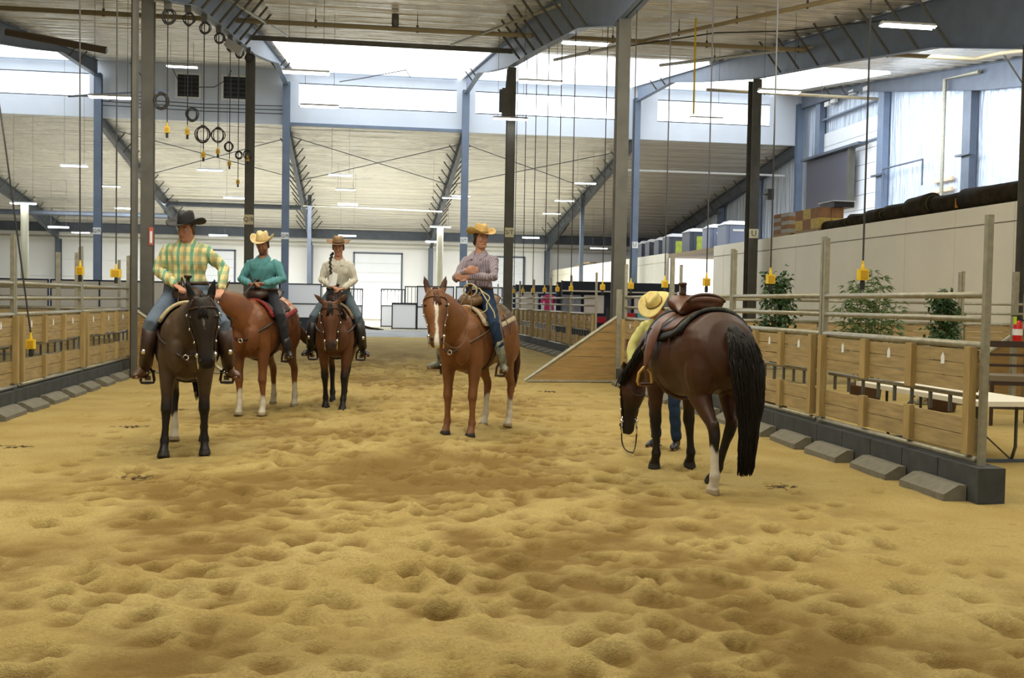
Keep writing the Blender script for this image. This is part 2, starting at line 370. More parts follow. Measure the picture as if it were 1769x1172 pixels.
# ---- partition wall at X = 14.8 (tall white panels) with an opening, and the storage deck behind it
PX = 14.8
def panels(name, ya, yb, m, per=2.44):
    root = obj(name, MB().bx(PX+.04, PX+.14, ya, yb, 0, 4.05), m, kind='structure')
    y = ya
    while y < yb-.05:
        e = min(y+per, yb)
        obj('panel', MB().bx(PX-.01, PX+.04, y+.012, e-.012, .0, 3.62), m, root)
        obj('panel', MB().bx(PX-.01, PX+.04, y+.012, e-.012, 3.645, 4.08), m, root)
        y = e
    return root
part_m = mat('partition_white', srgb(238, 232, 210), .55, 0, .08, .7)
panels('wall_partition_near', 10, 43.0, part_m)
panels('wall_partition_far', 50.0, 81.9, part_m)
obj('wall_deck', MB().bx(PX+.14, 23.9, 10, 81.9, 3.85, 4.05), mat('deck_ply', srgb(150, 130, 100), .7), kind='structure')
obj('window_6', MB().bx(PX+.2, 20.5, 50.2, 50.3, 0, 3.84), mat('bay_daylight', (1, 1, 1), .5, emit=(1, .99, .98, 1.7)), kind='structure')  # glowing sheet put in to stand for daylight filling the open bay
obj('trim_6', MB().bx(PX-.02, PX+.02, 10, 43, 3.62, 3.645), mat('seam', srgb(120, 112, 92), .7), kind='structure')
# ---- steel frames: columns and girders
FX = [5.2+9.14*k for k in range(-4, 3)]
LET = {-1: 'Q/R', 0: 'S/T', 1: 'U'}
def ibeam_col(w, d, h):
    t = .016
    return MB().bx(-w/2, w/2, -d/2, -d/2+t, 0, h).bx(-w/2, w/2, d/2-t, d/2, 0, h).bx(-t/2, t/2, -d/2+t, d/2-t, 0, h)
ORD = {-4: 'fourth frame left', -3: 'third frame left', -2: 'second frame left', -1: 'frame line just left of the arena', 0: 'frame line just right of the arena', 1: 'frame line at the white partition', 2: 'frame line at the side wall'}
def column(k, y, h, m, w, d, desc, sign=None, sz=4.25):
    o = thing('steel_column', desc, 'column', (5.2+9.14*k, y, 0))
    obj('shaft', ibeam_col(w, d, h), m, o)
    obj('base_plate', MB().box((0, 0, .015), (w+.14, d+.14, .03)), m, o)
    if sign:
        p = obj('sign_plate', MB().box((0, -d/2-.01, sz), (w+.02, .012, .34)), sign_m if m is steel_dark else white_pl, o, label='pale plate lettered '+sign)
        tm = text_mesh(sign, .30 if len(sign) == 1 else .22)
        obj('lettering', tm, ink, p, loc=(0, -d/2-.019, sz), rot=(R(90), 0, 0))
    return o
side = {-4: 'far left', -3: 'left', -2: 'left', -1: 'left', 0: 'right', 1: 'right', 2: 'right'}
for k, xt in ((0, 'thick dark column rising behind the wooden ramp wing'),):
    column(k, 21.0, 7.35, steel_dark, .25, .25, xt)
o = column(-1, 22.45, 7.6, steel_dark, .24, .24, 'thick dark column rising behind the left fence end, nearest on the left'); o.location.x = -4.40
column(1, 21.0, 7.35, steel_dark, .36, .36, 'thick dark column just beyond the right edge of the view')
column(-1, 37.5, 9.95, steel_dark, .30, .30, 'dark steel column with plate lettered Q/R behind the rider in teal', 'Q/R')
column(0, 37.5, 9.95, steel_dark, .30, .32, 'dark steel column with plate lettered S/T beside the man with crossed arms', 'S/T', 4.05)
column(1, 37.5, 9.95, steel_dark, .34, .50, 'dark steel column with plate lettered U in front of the white partition', 'U')
column(-2, 37.5, 9.95, steel_dark, .30, .30, 'dark steel column beyond the left edge of the view')
BL = {-3: 'pale blue column far left behind the lamp post', -2: 'pale blue column lettered Q/R left of the dark round column', -1: 'pale blue column lettered Q/R right of the rider in teal', 0: 'pale blue column lettered S/T behind the man with crossed arms', 1: 'pale blue column lettered U under a sloping haunch', 2: 'pale blue column against the side wall at the clerestory'}
for k in BL: column(k, 54.6, 12.5 if k != 2 else 12.6, steel_blue, .36, .30, BL[k], {-2: 'Q/R', -1: 'Q/R', 0: 'S/T', 1: 'U'}.get(k), 4.7)
GL = {-3: 'third left of the arena', -2: 'second left of the arena', -1: 'along the left side of the arena', 0: 'along the right side of the arena', 1: 'over the white partition', 2: 'at the side wall'}
def girder(k, name, pts, label, m, braces=(), fl=.26):
    o = thing(name, label, 'beam', (5.2+9.14*k, pts[0][0], 0))
    y0 = pts[0][0]
    top = [(y-y0, b) for y, a, b in pts]; bot = [(y-y0, a) for y, a, b in pts]
    obj('web', MB().prism(top+bot[::-1], 'x', -.012, .012), m, o)
    for nm, pl, s in (('bottom_flange', bot, 1), ('top_flange', top, -1)):
        f = MB()
        for (ya, za), (yb, zb) in zip(pl[:-1], pl[1:]):
            f.add([(-fl/2, ya, za), (fl/2, ya, za), (fl/2, yb, zb), (-fl/2, yb, zb), (-fl/2, ya, za+.02*s), (fl/2, ya, za+.02*s), (fl/2, yb, zb+.02*s), (-fl/2, yb, zb+.02*s)],
                  [(0, 1, 2, 3), (7, 6, 5, 4), (0, 4, 5, 1), (1, 5, 6, 2), (2, 6, 7, 3), (3, 7, 4, 0)])
        obj(nm, f, m, o)
    for yb in braces:
        za = np.interp(yb, [p[0] for p in pts], [p[1] for p in pts]); zb = np.interp(yb, [p[0] for p in pts], [p[2] for p in pts])
        for s in (-1, 1):
            obj('flange_brace', MB().tube([(s*.1, yb-y0, za+.03), (s*(.1+(zb-za)*.8), yb-y0, zb+.05)], .035, 4), steel_dark, o)
    return o
for k in range(-3, 3):
    top = lambda y: rz_high(y)-.03
    pts = [(2, 5.9, top(2)), (12, 7.2, top(12)), (17, 7.55, top(17)), (19.5, 7.35, top(19.5)), (21.5, 7.35, top(21.5)), (25, 8.2, top(25)), (31, 9.1, top(31)), (37.5, 10.0, top(37.5)), (44, 11.2, top(44)), (48, 12.0, top(48)), (54.4, 12.3, top(54.4))]
    m = steel_blue if k in (0, 1, -1) else steel_low
    girder(k, 'roof_girder', pts, 'deep tapered steel roof girder %s' % GL[k], m, [24.2+1.52*j for j in range(8)]+[13.5+1.52*j for j in range(4)]+[49, 50.5])
    l = lambda y: rz_low(y)-.03
    pts = [(55.2, 9.95, l(55.2)), (62, 8.9, l(62)), (69, 7.75, l(69)), (74, 7.1, l(74)), (78, 6.2, l(78)), (81.3, 5.5, l(81.3))]
    girder(k, 'low_roof_girder', pts, 'grey sloping girder under the low far roof, %s' % GL[k], steel_low, [58+1.7*j for j in range(13)])
for k in range(-4, 3):
    o = thing('eave_column', 'grey steel column against the far end wall, %s' % ['left outer', 'left', 'left of the far door bays', 'left of centre', 'right of centre', 'right', 'right outer'][k+4], 'column', (5.2+9.14*k, 81.2, 0))
    obj('shaft', ibeam_col(.36, .5, 5.6), steel_low, o)
for x, y, lab in ((-3.5, 70, 'plain grey steel post under the low roof between the second and third riders'), (14.2, 67.5, 'slim grey post under the low roof behind the right power drops')):
    o = thing('steel_post', lab, 'column', (x, y, 0)); obj('shaft', MB().bx(-.12, .12, -.12, .12, 0, rz_low(y)-.1), steel_low, o); obj('base_plate', MB().bx(-.2, .2, -.2, .2, 0, .03), steel_low, o)
# struts between frames
def strut(a, b, r, label, m, name='roof_strut', n=6, flat=1):
    a = Vector(a); b = Vector(b)
    return obj(name, MB().tube([Vector((0, 0, 0)), b-a], r, n), m, label=label, cat='beam', loc=a)
strut((-3.94, 37.5, 10.55), (5.2, 37.5, 10.55), .09, 'dark horizontal strut spanning between the Q/R and S/T columns', steel_dark)
strut((-3.94, 70, 7.6), (5.2, 70, 7.45), .06, 'thin pale strut spanning the far bay above the sectional door', galv)
strut((14.34, 57, 9.0), (23.7, 57, 9.0), .06, 'thin white strut on the right under the clerestory', white_pl)
strut((-13.1, 73, 7.7), (-3.94, 73, 7.7), .17, 'thick dark beam crossing the left bay under the low roof', steel_low)
strut((-24, 73.5, 6.9), (-13.1, 73.5, 6.9), .17, 'dark beam crossing the far left bay under the low roof', steel_low)
strut((-41, 80.6, 5.75), (23, 80.6, 5.75), .07, 'long pale pipe running along the far eave', galv)
# rod bracing on the low roof lining
for k in (-2, -1, 0):
    xa, xb = 5.2+9.14*k, 5.2+9.14*(k+1)
    for q, (s, e) in enumerate(((xa, xb), (xb, xa))):
        strut((s, 57, rz_low(57)-.12-.08*q), (e, 66, rz_low(66)-.12-.08*q), .025, 'thin brace rod %s under the far roof %s' % (['rising right', 'rising left'][q], ['in the left bay', 'in the bay of the dark rail', 'in the centre bay'][k+2]), steel_low, 'brace_rod')
# gas / sprinkler pipes under the roof
def pipe(pts, r, label, m, hang=None, cat='pipe'):
    p0 = Vector(pts[0]); o = thing('pipe_run', label, cat, p0)
    obj('pipe', MB().tube([Vector(p)-p0 for p in pts], r, 8), m, o, smooth=True)
    if hang:
        a, b = Vector(pts[0]), Vector(pts[1]); n = int((b-a).length/hang)
        for i in range(1, n):
            p = a+(b-a)*i/n; zt = rz_high(p.y)+.02
            obj('hanger_rod', MB().tube([p-p0, Vector((p.x, p.y, zt))-p0], .012, 4), steel_dark, o)
            obj('clamp', MB().tube([p-p0+Vector((0, 0, -r-.02)), p-p0+Vector((0, 0, r+.06))], r*.55, 6), steel_dark, o)
    return o
brown = mat('pipe_paint', srgb(162, 148, 114), .5, 0, .2, 1)
pipe([(-14, 33, 9.95), (20.3, 33, 10.02), (20.6, 32, 10.0), (20.9, 27, 9.2)], .075, 'long tan pipe crossing the whole hall below the roof', brown, 2.9)
pipe([(14.8, 44.5, 11.0), (22.8, 44.5, 10.95)], .07, 'short tan pipe crossing in front of the right side wall', brown, 2.6)
pipe([(7.2, 40, 10.9), (11.6, 22, 8.7)], .06, 'tan pipe running towards the camera under the right roof', brown, 3)
pipe([(11.4, 40, 10.9), (18.5, 22, 8.75)], .06, 'pale pipe running diagonally under the right roof', galv, 3)
pipe([(-2.6, 36, 10.3), (-4.0, 26, 9.1)], .045, 'pale slanting pipe left of the centre bay roof', galv)
pipe([(2.9, 36, 10.3), (5.0, 27, 9.3)], .045, 'pale slanting pipe right of the centre bay roof', galv)
pipe([(.9, 33, 10.0), (.9, 33, 10.42)], .11, 'dark vertical drop pipe joining the long tan pipe', steel_dark)
# dark rail hoists, upper left
strut((-11.8, 37, 10.2), (-8.6, 37, 9.75), .12, 'brown unit heater rail hanging at upper left', mat('heater_brown', srgb(84, 70, 54), .5), 'heater_tube')
strut((-10.6, 40, 8.7), (-8.0, 45, 10.0), .04, 'thin pale blue conduit across the upper left window', steel_blue, 'conduit')
# side wall columns, conduit
for y, lab in ((38.6, 'grey side-wall column right of the white door track'), (45.6, 'blue grey side-wall column right of the dark screen'), (52.4, 'blue grey side-wall column left of the dark screen'), (61, 'pale blue side-wall column under the low roof, nearer'), (67.5, 'pale blue side-wall column under the low roof, farther'), (74, 'pale blue side-wall column under the low roof, farthest')):
    o = thing('wall_column', lab, 'column', (23.65, y, 4.05)); obj('shaft', MB().bx(-.15, .15, -.28, .28, 0, min(rz_high(y), rz_low(y) if y > 55 else 99)-4.15), steel_blue if y > 40 else steel_low, o)
    for z in (1.6, 3.6): obj('bracket', MB().bx(-.3, -.1, -.5, .5, z, z+.08), steel_low, o)
# ================================================================ arena fences
def fence_section(y0, y1, x, sgn, label, group=None, first=True, tall=2.36, axis='y', frame=True):
    """one 3 m livestock panel: square posts, three pipe rails, two bands of boards with battens; sgn = side that faces the arena.
    Built along local +Y from 0 to L, arena side = +X*sgn (local)."""
    L = y1-y0
    o = thing('pipe_fence', label, 'fence', (x, y0, .29 if axis == 'y' else 0), 0 if axis == 'y' else -PI/2, group)
    zb = -.29 if axis == 'y' else 0
    P = lambda z: z+zb
    s = sgn
    obj('post', MB().bx(-.026, .026, 0.0, .052, 0.0, P(tall)), galv, o)
    if not first: pass
    obj('post', MB().bx(-.026, .026, L-.07, L-.018, 0.0, P(tall-.02)), galv, o)
    for z, r in ((1.70, .028), (1.50, .026), (1.28, .034)):
        obj('rail', MB().tube([(0, .06, P(z)), (0, L-.06, P(z))], r, 8), galv, o, smooth=True)
    for z in (.33, ): obj('bottom_rail', MB().tube([(s*.03, .06, P(z)), (s*.03, L-.06, P(z))], .028, 8), galv, o, smooth=True)
    nb = 3
    yb0, yb1 = .10, L-.115
    for z0, z1, n in ((.885, 1.245, 3), (.375, .67, 2)):
        h = (z1-z0)/n
        for k in range(n):
            obj('board', MB().bx(0, s*.035, yb0, yb1, P(z0+k*h+.004), P(z0+(k+1)*h-.004)), wood, o)
    for f in (.345, .655):
        yy = yb0+(yb1-yb0)*f
        for z0, z1 in ((.865, 1.262), (.375, .69)):
            obj('batten', MB().bx(s*.036, s*.085, yy-.055, yy+.055, P(z0), P(z1)), wood_post, o)
    for yy in (yb0+.02, yb1-.02):
        obj('upright', MB().bx(s*.036, s*.10, yy-.045, yy+.045, P(.375), P(1.27)), wood_post, o)
    g = MB().tube([(-s*.04, yb0, P(.845)), (-s*.04, yb1, P(.845))], .02, 6)
    obj('gap_rail', g, galv, o, smooth=True)
    for k in range(9):
        yy = yb0+.16+(yb1-yb0-.3)*k/8
        obj('gap_bar', MB().bx(-s*.04-.013, -s*.04+.013, yy-.013, yy+.013, P(.68), P(.84)), steel_dark, o)
    for f in (.17, .5, .84):
        yy = yb0+(yb1-yb0)*f
        t = MB().prism([(yy-.028, P(1.10)), (yy+.028, P(1.10)), (yy+.028, P(1.165)), (yy, P(1.20)), (yy-.028, P(1.165))], 'x', s*.036, s*.040)
        obj('tag', t, white_pl, o, label='small white pointed tag')
    for z in (1.17, .42): obj('hinge', MB().bx(-.05, .05, L-.10, L-.0, P(z), P(z+.09)), galv, o)
    return o
wood_c = wood
RY = [7.95, 11.05, 13.95, 16.85, 19.95]
RN = ['nearest panel of the right fence, beside the white table', 'second panel of the right fence, behind the dark horse tail', 'third panel of the right fence, behind the dark horse back', 'farthest panel of the near right fence, beside the ramp wing']
for a, b, t in zip(RY[:-1], RY[1:], RN): fence_section(a, b, 5.09, -1, 'wood and pipe '+t)
LY = [21.65, 18.1, 14.75, 11.4]
LN = ['farthest panel of the left fence, by the dark column', 'middle panel of the left fence', 'nearest panel of the left fence']
for a, b, t in zip(LY[1:], LY[:-1], LN): fence_section(a, b, -4.6, 1, 'wood and pipe '+t)
ORDN = ['first', 'second', 'third', 'fourth', 'fifth', 'sixth', 'seventh', 'eighth', 'ninth', 'tenth', 'eleventh', 'twelfth']
for k in range(6): fence_section(26.3+3.3*(k), 26.3+3.3*(k+1), 5.95, -1, '%s panel of the distant right fence, counting from the ramp' % ORDN[k])
BK = ['left', 'middle', 'right']
for k in range(3): fence_section(0, 3.0, 6.2+3.0*k, -1, '%s panel of the cross fence behind the potted plants' % BK[k], axis='x').location = (6.2+3.0*k, 20.0, 0)
for k in range(3): fence_section(0, 3.0, 0, -1, '%s panel of the cross fence behind the left arena fence' % BK[k], axis='x', tall=2.3).location = (-13.9+3.0*k, 22.4, 0)
# concrete footing kerbs, made of blocks
def kerb(x0, x1, ya, yb, label, step=.61, h=.29):
    o = thing('concrete_kerb', label, 'kerb', ((x0+x1)/2, ya, 0)); y = 0; L = yb-ya; i = 0
    while y < L-.02:
        e = min(y+step, L); obj('block', MB().bx(-(x1-x0)/2, (x1-x0)/2, y+.006, e-.006, 0, h), conc_dark, o); y = e
    return o
kerb(4.96, 5.2, 7.8, 20.05, 'dark concrete block kerb carrying the near right fence')
kerb(-4.72, -4.48, 11.4, 21.7, 'dark concrete block kerb carrying the left fence')
kerb(5.8, 6.1, 26.2, 46.1, 'grey concrete block kerb carrying the distant right fence', 1.2)
# sloping kerb blocks (wheel stops)
def stop(x, y, L, label, w=.2, s=-1, group=None):
    p = [(0, 0), (s*w, 0), (s*w, .055), (s*.07, .13), (0, .13)]
    m = MB().prism(p, 'y', 0, L)
    return obj('kerb_stop', m, conc, label=label, cat='kerb stop', group=group, loc=(x, y, 0), rot=(0, 0, random.uniform(-.03, .03)))
for k, (a, b) in enumerate([(7.95, 8.68), (8.92, 9.65), (9.95, 10.68), (10.95, 11.7), (11.95, 12.6), (12.95, 13.65), (13.95, 14.65), (14.95, 15.65), (15.95, 16.65), (16.95, 17.65), (17.95, 18.65), (18.9, 19.6)]):
    stop(4.95, a, b-a, '%s grey kerb stop along the near right fence, counting from the camera' % ORDN[k])
for k, (a, b) in enumerate([(12.45, 13.2), (13.43, 14.31), (14.5, 15.2), (15.5, 16.2), (16.54, 17.25), (17.5, 18.2), (18.56, 19.2), (19.6, 20.25), (20.6, 21.2)]):
    stop(-4.48, a, b-a, '%s grey kerb stop along the left fence, counting from the camera' % ORDN[k], s=1)
for k in range(12):
    stop(5.8, 26.6+1.1*k, .8, '%s small kerb stop along the distant right fence' % ORDN[k], w=.3)
# ramp wings: triangular plank walls
def wing(x0, x1, y, label, h=1.30, low_left=True):
    """x0 = low end, x1 = high end"""
    o = thing('ramp_wing', label, 'wooden ramp', (x1, y, 0)); W = x0-x1; n = 8; dz = h/n
    for k in range(n):
        z0, z1 = .03+k*dz, .03+(k+1)*dz-.008
        f = lambda z: W*(1-(z-.0)/h)
        a, b = f(z0), f(min(z1, h-.01))
        obj('plank', MB().prism([(0, z0), (a*.97, z0), (b*.97, z1), (0, z1)], 'y', -.02, .02), wood_ramp, o)
    obj('edge_rail', MB().tube([(W, 0, .03), (0, 0, h+.03)], .04, 8), galv, o)
    obj('bottom_rail', MB().tube([(W, -.01, .03), (0, -.01, .03)], .03, 6), galv, o)
    obj('post', MB().bx(-.05, .05, -.045, .045, 0, 1.85), galv, o)
    return o
wing(3.15, 5.02, 20.15, 'triangular brown plank ramp wing at the far end of the near right fence')
wing(-2.75, -4.6, 21.85, 'triangular brown plank ramp wing half hidden behind the horse at left')
wing(9.0, 10.95, 16, 'dark triangular ramp wing at the right picture edge behind the chair')
# ================================================================ strip lights
lampm = mat('fluorescent_glow', (1, 1, 1), .4, emit=(.93, .95, 1, 9.0))
housing = mat('fixture_white', srgb(215, 218, 220), .4)
def fixture(x, y, z, label, src=[None]):
    zr = (rz_high(y) if y < 55 else rz_low(y))-z+.03
    o = thing('strip_light', label, 'light', (x, y, z))
    if src[0] is None:
        src[0] = [obj('housing', MB().prism([(-.13, 0), (.13, 0), (.05, .07), (-.05, .07)], 'x', -.61, .61), housing, o)]
        for s in (-1, 1): src[0].append(obj('tube', MB().tube([(-.59, s*.06, -.022), (.59, s*.06, -.022)], .02, 8), lampm, o))
        src[0].append(obj('diffuser', MB().bx(-.6, .6, -.125, .125, -.012, -.002), lampm, o))
    else:
        for q in src[0]: c = q.copy(); COL.objects.link(c); c.parent = o
    for s in (-.45, .45): obj('hanger', MB().tube([(s, 0, .06), (s, 0, zr)], .006, 4), steel_dark, o)
    return o
FIX = [(11.59, 21.39, 7.68, 'largest strip light, at upper right before the grey girder'), (5.64, 26.87, 8.31, 'bright strip light just left of the thick dark column top'),
 (-1.54, 28.25, 7.5, 'bright strip light right of the Q/R column top'), (-7.19, 31.48, 7.21, 'strip light over the pale blue column at left'), (4.78, 28.61, 7.62, 'strip light right of the S/T column top'),
 (11.66, 28.61, 7.68, 'strip light across the U column'), (5.08, 36.72, 8.0, 'strip light crossing the S/T column'), (-1.42, 33.9, 7.64, 'faint strip light against the centre clerestory window'),
 (12.23, 36.72, 8.31, 'faint strip light against the right clerestory window'), (-7.4, 44.5, 10.9, 'strip light above the two louvred openings'), (-7.53, 53.5, 7.79, 'strip light below the louvred openings'),
 (-1.21, 55.3, 7.96, 'largest strip light under the centre of the far low roof'), (-6.39, 54.46, 6.55, 'strip light left of the Q/R column on the far side'), (-.95, 64.8, 7.28, 'third strip light of the centre group under the low roof'),
 (-1.06, 62.8, 8.0, 'second strip light of the centre group under the low roof'), (6.2, 67.4, 8.3, 'upper strip light beside the S/T girder'), (5.41, 64.8, 7.9, 'second strip light beside the S/T girder'), (4.46, 61.2, 5.85, 'strip light on top of the pale lamp post'),
 (12.34, 57.98, 8.29, 'nearest strip light of the row right of the S/T column'), (12.48, 64.8, 7.95, 'middle strip light of the row right of the S/T column'), (12.69, 70.44, 7.6, 'farthest strip light of the row right of the S/T column'),
 (-13.65, 52.46, 7.64, 'strip light at left between two hanging cables'), (-16.74, 55.08, 6.0, 'yellowish strip light on the lamp post at far left'), (-18.84, 68.85, 5.68, 'strip light right of the far left lamp post'),
 (-19.84, 78.0, 5.9, 'small strip light low at far left'), (-14.08, 61.2, 7.59, 'strip light behind the left pale blue column'), (-15.78, 73.0, 7.3, 'small strip light left of the thick dark column'), (16.4, 72.0, 5.4, 'small strip light over the far partition'),
 (11.77, 73.44, 6.1, 'small strip light right of the S/T column near the far wall'), (4.92, 73.44, 5.64, 'small strip light just below the lamp post light'), (-9.76, 73.44, 5.69, 'small strip light above the rider in teal, far wall'), (-1.09, 73.44, 5.89, 'small strip light right of the brown hat')]
for x, y, z, t in FIX: fixture(x, y, z, t)
for x, y, z, t in ((-16.74, 55.3, 5.95, 'pale lamp post at far left carrying a strip light'), (4.46, 61.4, 5.8, 'pale lamp post behind the horse with the white blaze')):
    o = thing('lamp_post', t, 'lamp post', (x, y, 0)); obj('pole', MB().tube([(0, 0, 0), (0, 0, z)], .19, 12), mat('cream_paint', srgb(190, 186, 160), .5), o, smooth=True); obj('base_plate', MB().tube([(0, 0, 0), (0, 0, .05)], .3, 12), steel_low, o)
# ================================================================ hanging power drops
def coil_pts(c, r, turns, n=20, ph=0):
    return [(c[0]+r*(.82+.2*math.sin(1.3+i/n*2.1+c[0]*20))*math.cos(2*PI*i/n+ph), c[1]+.05*math.sin(2*PI*i/n*.9+i/n), c[2]+r*(1.05+.18*math.cos(i/n*1.7+c[2]*9))*math.sin(2*PI*i/n+ph)) for i in range(int(n*turns)+1)]
def drop(x, y, z, ztop, label, coil=None, box=(.10, .08, .12), lean=0, topcoil=False):
    o = thing('power_drop', label, 'power outlet', (x, y, z))
    obj('cable', MB().tube([(0, 0, .12), (lean*.35, 0, (ztop-z)*.4), (lean*.7, 0, (ztop-z)*.75), (lean, 0, ztop-z)], .012 if y > 25 else .011, 6), cable_m, o)
    b = MB().box((0, 0, 0), box).lathe([(.02, .0), (.02, .03), (.014, .05), (.012, .09)], (0, 0, box[2]/2), 10)
    obj('outlet_box', b, yellow, o)
    obj('cover', MB().box((0, -box[1]/2-.004, 0), (box[0]*.7, .01, box[2]*.7)), mat('yellow_dark', srgb(190, 146, 16), .5), o)
    obj('plug', MB().lathe([(.026, .02), (.028, .09), (.022, .12)], (0, 0, -box[2]/2-.12), 10), black, o)
    if coil: obj('cable_coil', MB().tube(coil_pts((coil[1], 0, coil[0]), coil[2]*.92, 4.3), .012, 5), cable_m, o)
    if topcoil:
        obj('top_coil', MB().tube(coil_pts((lean+.02, 0, ztop-z-.32), .14, 4.2, ph=1), .013, 5), cable_m, o)
        obj('top_clamp', MB().box((lean, 0, ztop-z-.08), (.14, .1, .2)), steel_dark, o)
    return o
QD = [(22.0, 7.3, 4.91, .42, -.12, .16), (24.45, 7.9, 5.25, .25, .1, .15), (26.85, 8.4, 5.06, .36, -.02, .2), (29.45, 8.8, 5.5, .3, .0, .2), (31.93, 9.2, 5.49, .35, -.02, .14), (34.1, 9.5, 5.19, .7, .02, .12), (35.71, 9.8, 6.12, .0, 0, .15)]
GZ = lambda y: float(np.interp(y, [2, 12, 17, 19.5, 21.5, 25, 31, 37.5], [5.9, 7.2, 7.55, 7.35, 7.35, 8.2, 9.1, 10.0]))
for i, (y, zt, z, cz, cx_, cr) in enumerate(QD):
    zt = GZ(y)+.02
    drop(-3.94+(.0 if i < 6 else .12), y, z, zt, '%s coiled power drop hanging from the left girder, counting from the left' % ORDN[i], (cz+.15, cx_, cr), topcoil=True)
for i, y in enumerate([10.53, 13.08, 15.65, 17.91, 20.27, 22.75, 26.31, 28.18, 30.23, 32.37, 34.43, 36.5]):
    zt = np.interp(y, [2, 12, 17, 19.5, 21.5, 25, 31, 37.5], [5.9, 7.2, 7.55, 7.35, 7.35, 8.2, 9.1, 10.0])
    drop(5.28, y, 1.93, zt, '%s yellow power drop along the right fence, counting away from the camera' % ORDN[i], topcoil=(i in (1, 3)))
drop(-4.0, 17.9, 1.92, 7.4, 'yellow power drop with a side tag nearest the left column', box=(.16, .1, .13))
drop(-4.05, 15.89, 1.91, 7.4, 'yellow power drop left of the blue column, above the fence rail', lean=-.02)
drop(-4.2, 14.13, .92, 7.3, 'yellow power drop hanging low in front of the left fence boards', lean=-.9)
# yellow hoist chain and loose cables at the top right
strut((9.6, 30, 7.2), (9.6, 30, 10.0), .03, 'yellow hanging hose near the top right of the centre', yellow, 'hanging_hose')
# strut('x')
o = thing('junction_box', 'dark electrical box strapped to the S/T column near its top', 'electrical box', (4.98, 37.2, 8.6)); obj('body', MB().box((0, 0, 0), (.3, .2, 1.1)), steel_dark, o); obj('conduit', MB().tube([(0, 0, .5), (.05, 0, 1.2)], .04, 6), steel_dark, o); obj('grey_panel', MB().box((-.2, 0, .1), (.1, .15, .8)), steel_low, o)
o = thing('flood_light', 'grey flood light clipped under the left girder', 'light', (-3.75, 31.2, 8.75)); obj('housing', MB().box((0, 0, 0), (.5, .25, .22), Matrix.Rotation(.5, 3, 'Y')), mat('flood_grey', srgb(150, 150, 146), .5), o); obj('bracket', MB().tube([(-.2, 0, .1), (-.3, 0, .3)], .03, 6), steel_dark, o)
# cables looped on the roof and clerestory
for i, (pts, t) in enumerate([
    ([(-9.6, 54.8, 13.0), (-9.3, 54.7, 12.4), (-8.4, 54.7, 12.05), (-7.5, 54.7, 12.1), (-6.9, 54.7, 12.5), (-6.7, 54.8, 13.0)], 'thin cable looping above the two louvred openings'),
    ([(2.3, 54.5, 13.0), (1.9, 50, 12.4), (-.2, 50, 11.9), (-1.2, 50, 11.7)], 'thin cable drooping over the bright centre roof'),
    ([(-12.9, 54.7, 10.95), (-8, 54.6, 10.85), (-3.9, 54.7, 10.9)], 'lowest of the cable runs along the clerestory wall'),
    ([(-12.9, 54.7, 11.15), (-8, 54.6, 11.02), (-3.9, 54.7, 11.1)], 'middle of the cable runs along the clerestory wall'),
    ([(-12.9, 54.7, 11.35), (-8, 54.6, 11.2), (-3.9, 54.7, 11.3)], 'highest of the cable runs along the clerestory wall'),
    ([(-11.6, 54.7, 13.1), (-10.7, 54.6, 12.1), (-10.8, 54.6, 11.5), (-12.0, 54.6, 11.3), (-12.6, 54.7, 11.2)], 'thin black cable looping at the left clerestory column'),
    ([(8.2, 34, 10.0), (10.2, 30, 9.6), (12, 29, 9.5), (14, 27, 9.4)], 'dark cable sagging under the right roof')]):
    p0 = Vector(pts[0]); obj('cable_run', MB().tube([Vector(p)-p0 for p in pts], .022, 5), cable_m, label=t, cat='cable', loc=p0)
# vertical thin hanging rods at left and near the thick columns
strut((-4.28, 20.6, .0), (-4.28, 20.6, 7.6), .07, 'dark round pipe standing beside the thick left column', steel_dark, 'stand_pipe')
o = obj('warning_sign', MB().box((0, 0, 0), (.08, .02, .36)), mat('sign_red', srgb(190, 84, 70), .5), label='narrow red and white notice on the thick left column', cat='sign', loc=(-4.30, 22.315, 2.78)); obj('white_field', MB().box((0, -.011, -.02), (.045, .004, .24)), white_pl, o)
# ================================================================ stall panels across the hall
frame_b = mat('stall_frame_black', (.02, .025, .03), .4)
stall_white = mat('stall_panel_white', srgb(244, 246, 250), .35)
def stall(x, y, w, label, h=2.25, rz=0, bars=False, fm=None, cols=1, low=1.2):
    o = thing('stall_front', label, 'stall', (x, y, 0), rz); fm = fm or frame_b
    f = MB()
    for k in range(cols+1): f.bx(w*k/cols-.03, w*k/cols+.03, -.03, .03, 0, h)
    f.bx(0, w, -.03, .03, h-.06, h).bx(0, w, -.03, .03, low-.03, low+.03).bx(0, w, -.03, .03, .02, .08)
    obj('frame', f, fm, o)
    for k in range(cols):
        a, b = w*k/cols+.03, w*(k+1)/cols-.03
        obj('lower_panel', MB().bx(a, b, -.01, .01, .08, low-.03), stall_white, o)
        if bars:
            for j in range(6): obj('bar', MB().tube([(a+(b-a)*(j+.5)/6, 0, low), (a+(b-a)*(j+.5)/6, 0, h-.05)], .018, 5), fm, o)
        else: obj('upper_panel', MB().bx(a, b, -.01, .01, low+.03, h-.06), stall_white, o)
    return o
blue_f = mat('stall_frame_blue', srgb(40, 52, 92), .4)
for k in range(4): stall(-20.4+3.9*k, 45, 3.8, '%s blue framed white stall front behind the left fence' % ORDN[k], 2.15, fm=blue_f, cols=2, low=1.0)
for k in range(3): stall(-8.4+2.1*k, 55, 2.08, '%s black framed white stall front behind the rider in teal' % ORDN[k], 2.3, cols=1, low=1.25)
stall(-2.2, 55.2, 1.4, 'barred stall gate just right of the rider in the pale shirt', 2.2, bars=True)
stall(-1.0, 55.6, 1.0, 'narrow barred stall gate left of the bright doorway', 2.1, bars=True)
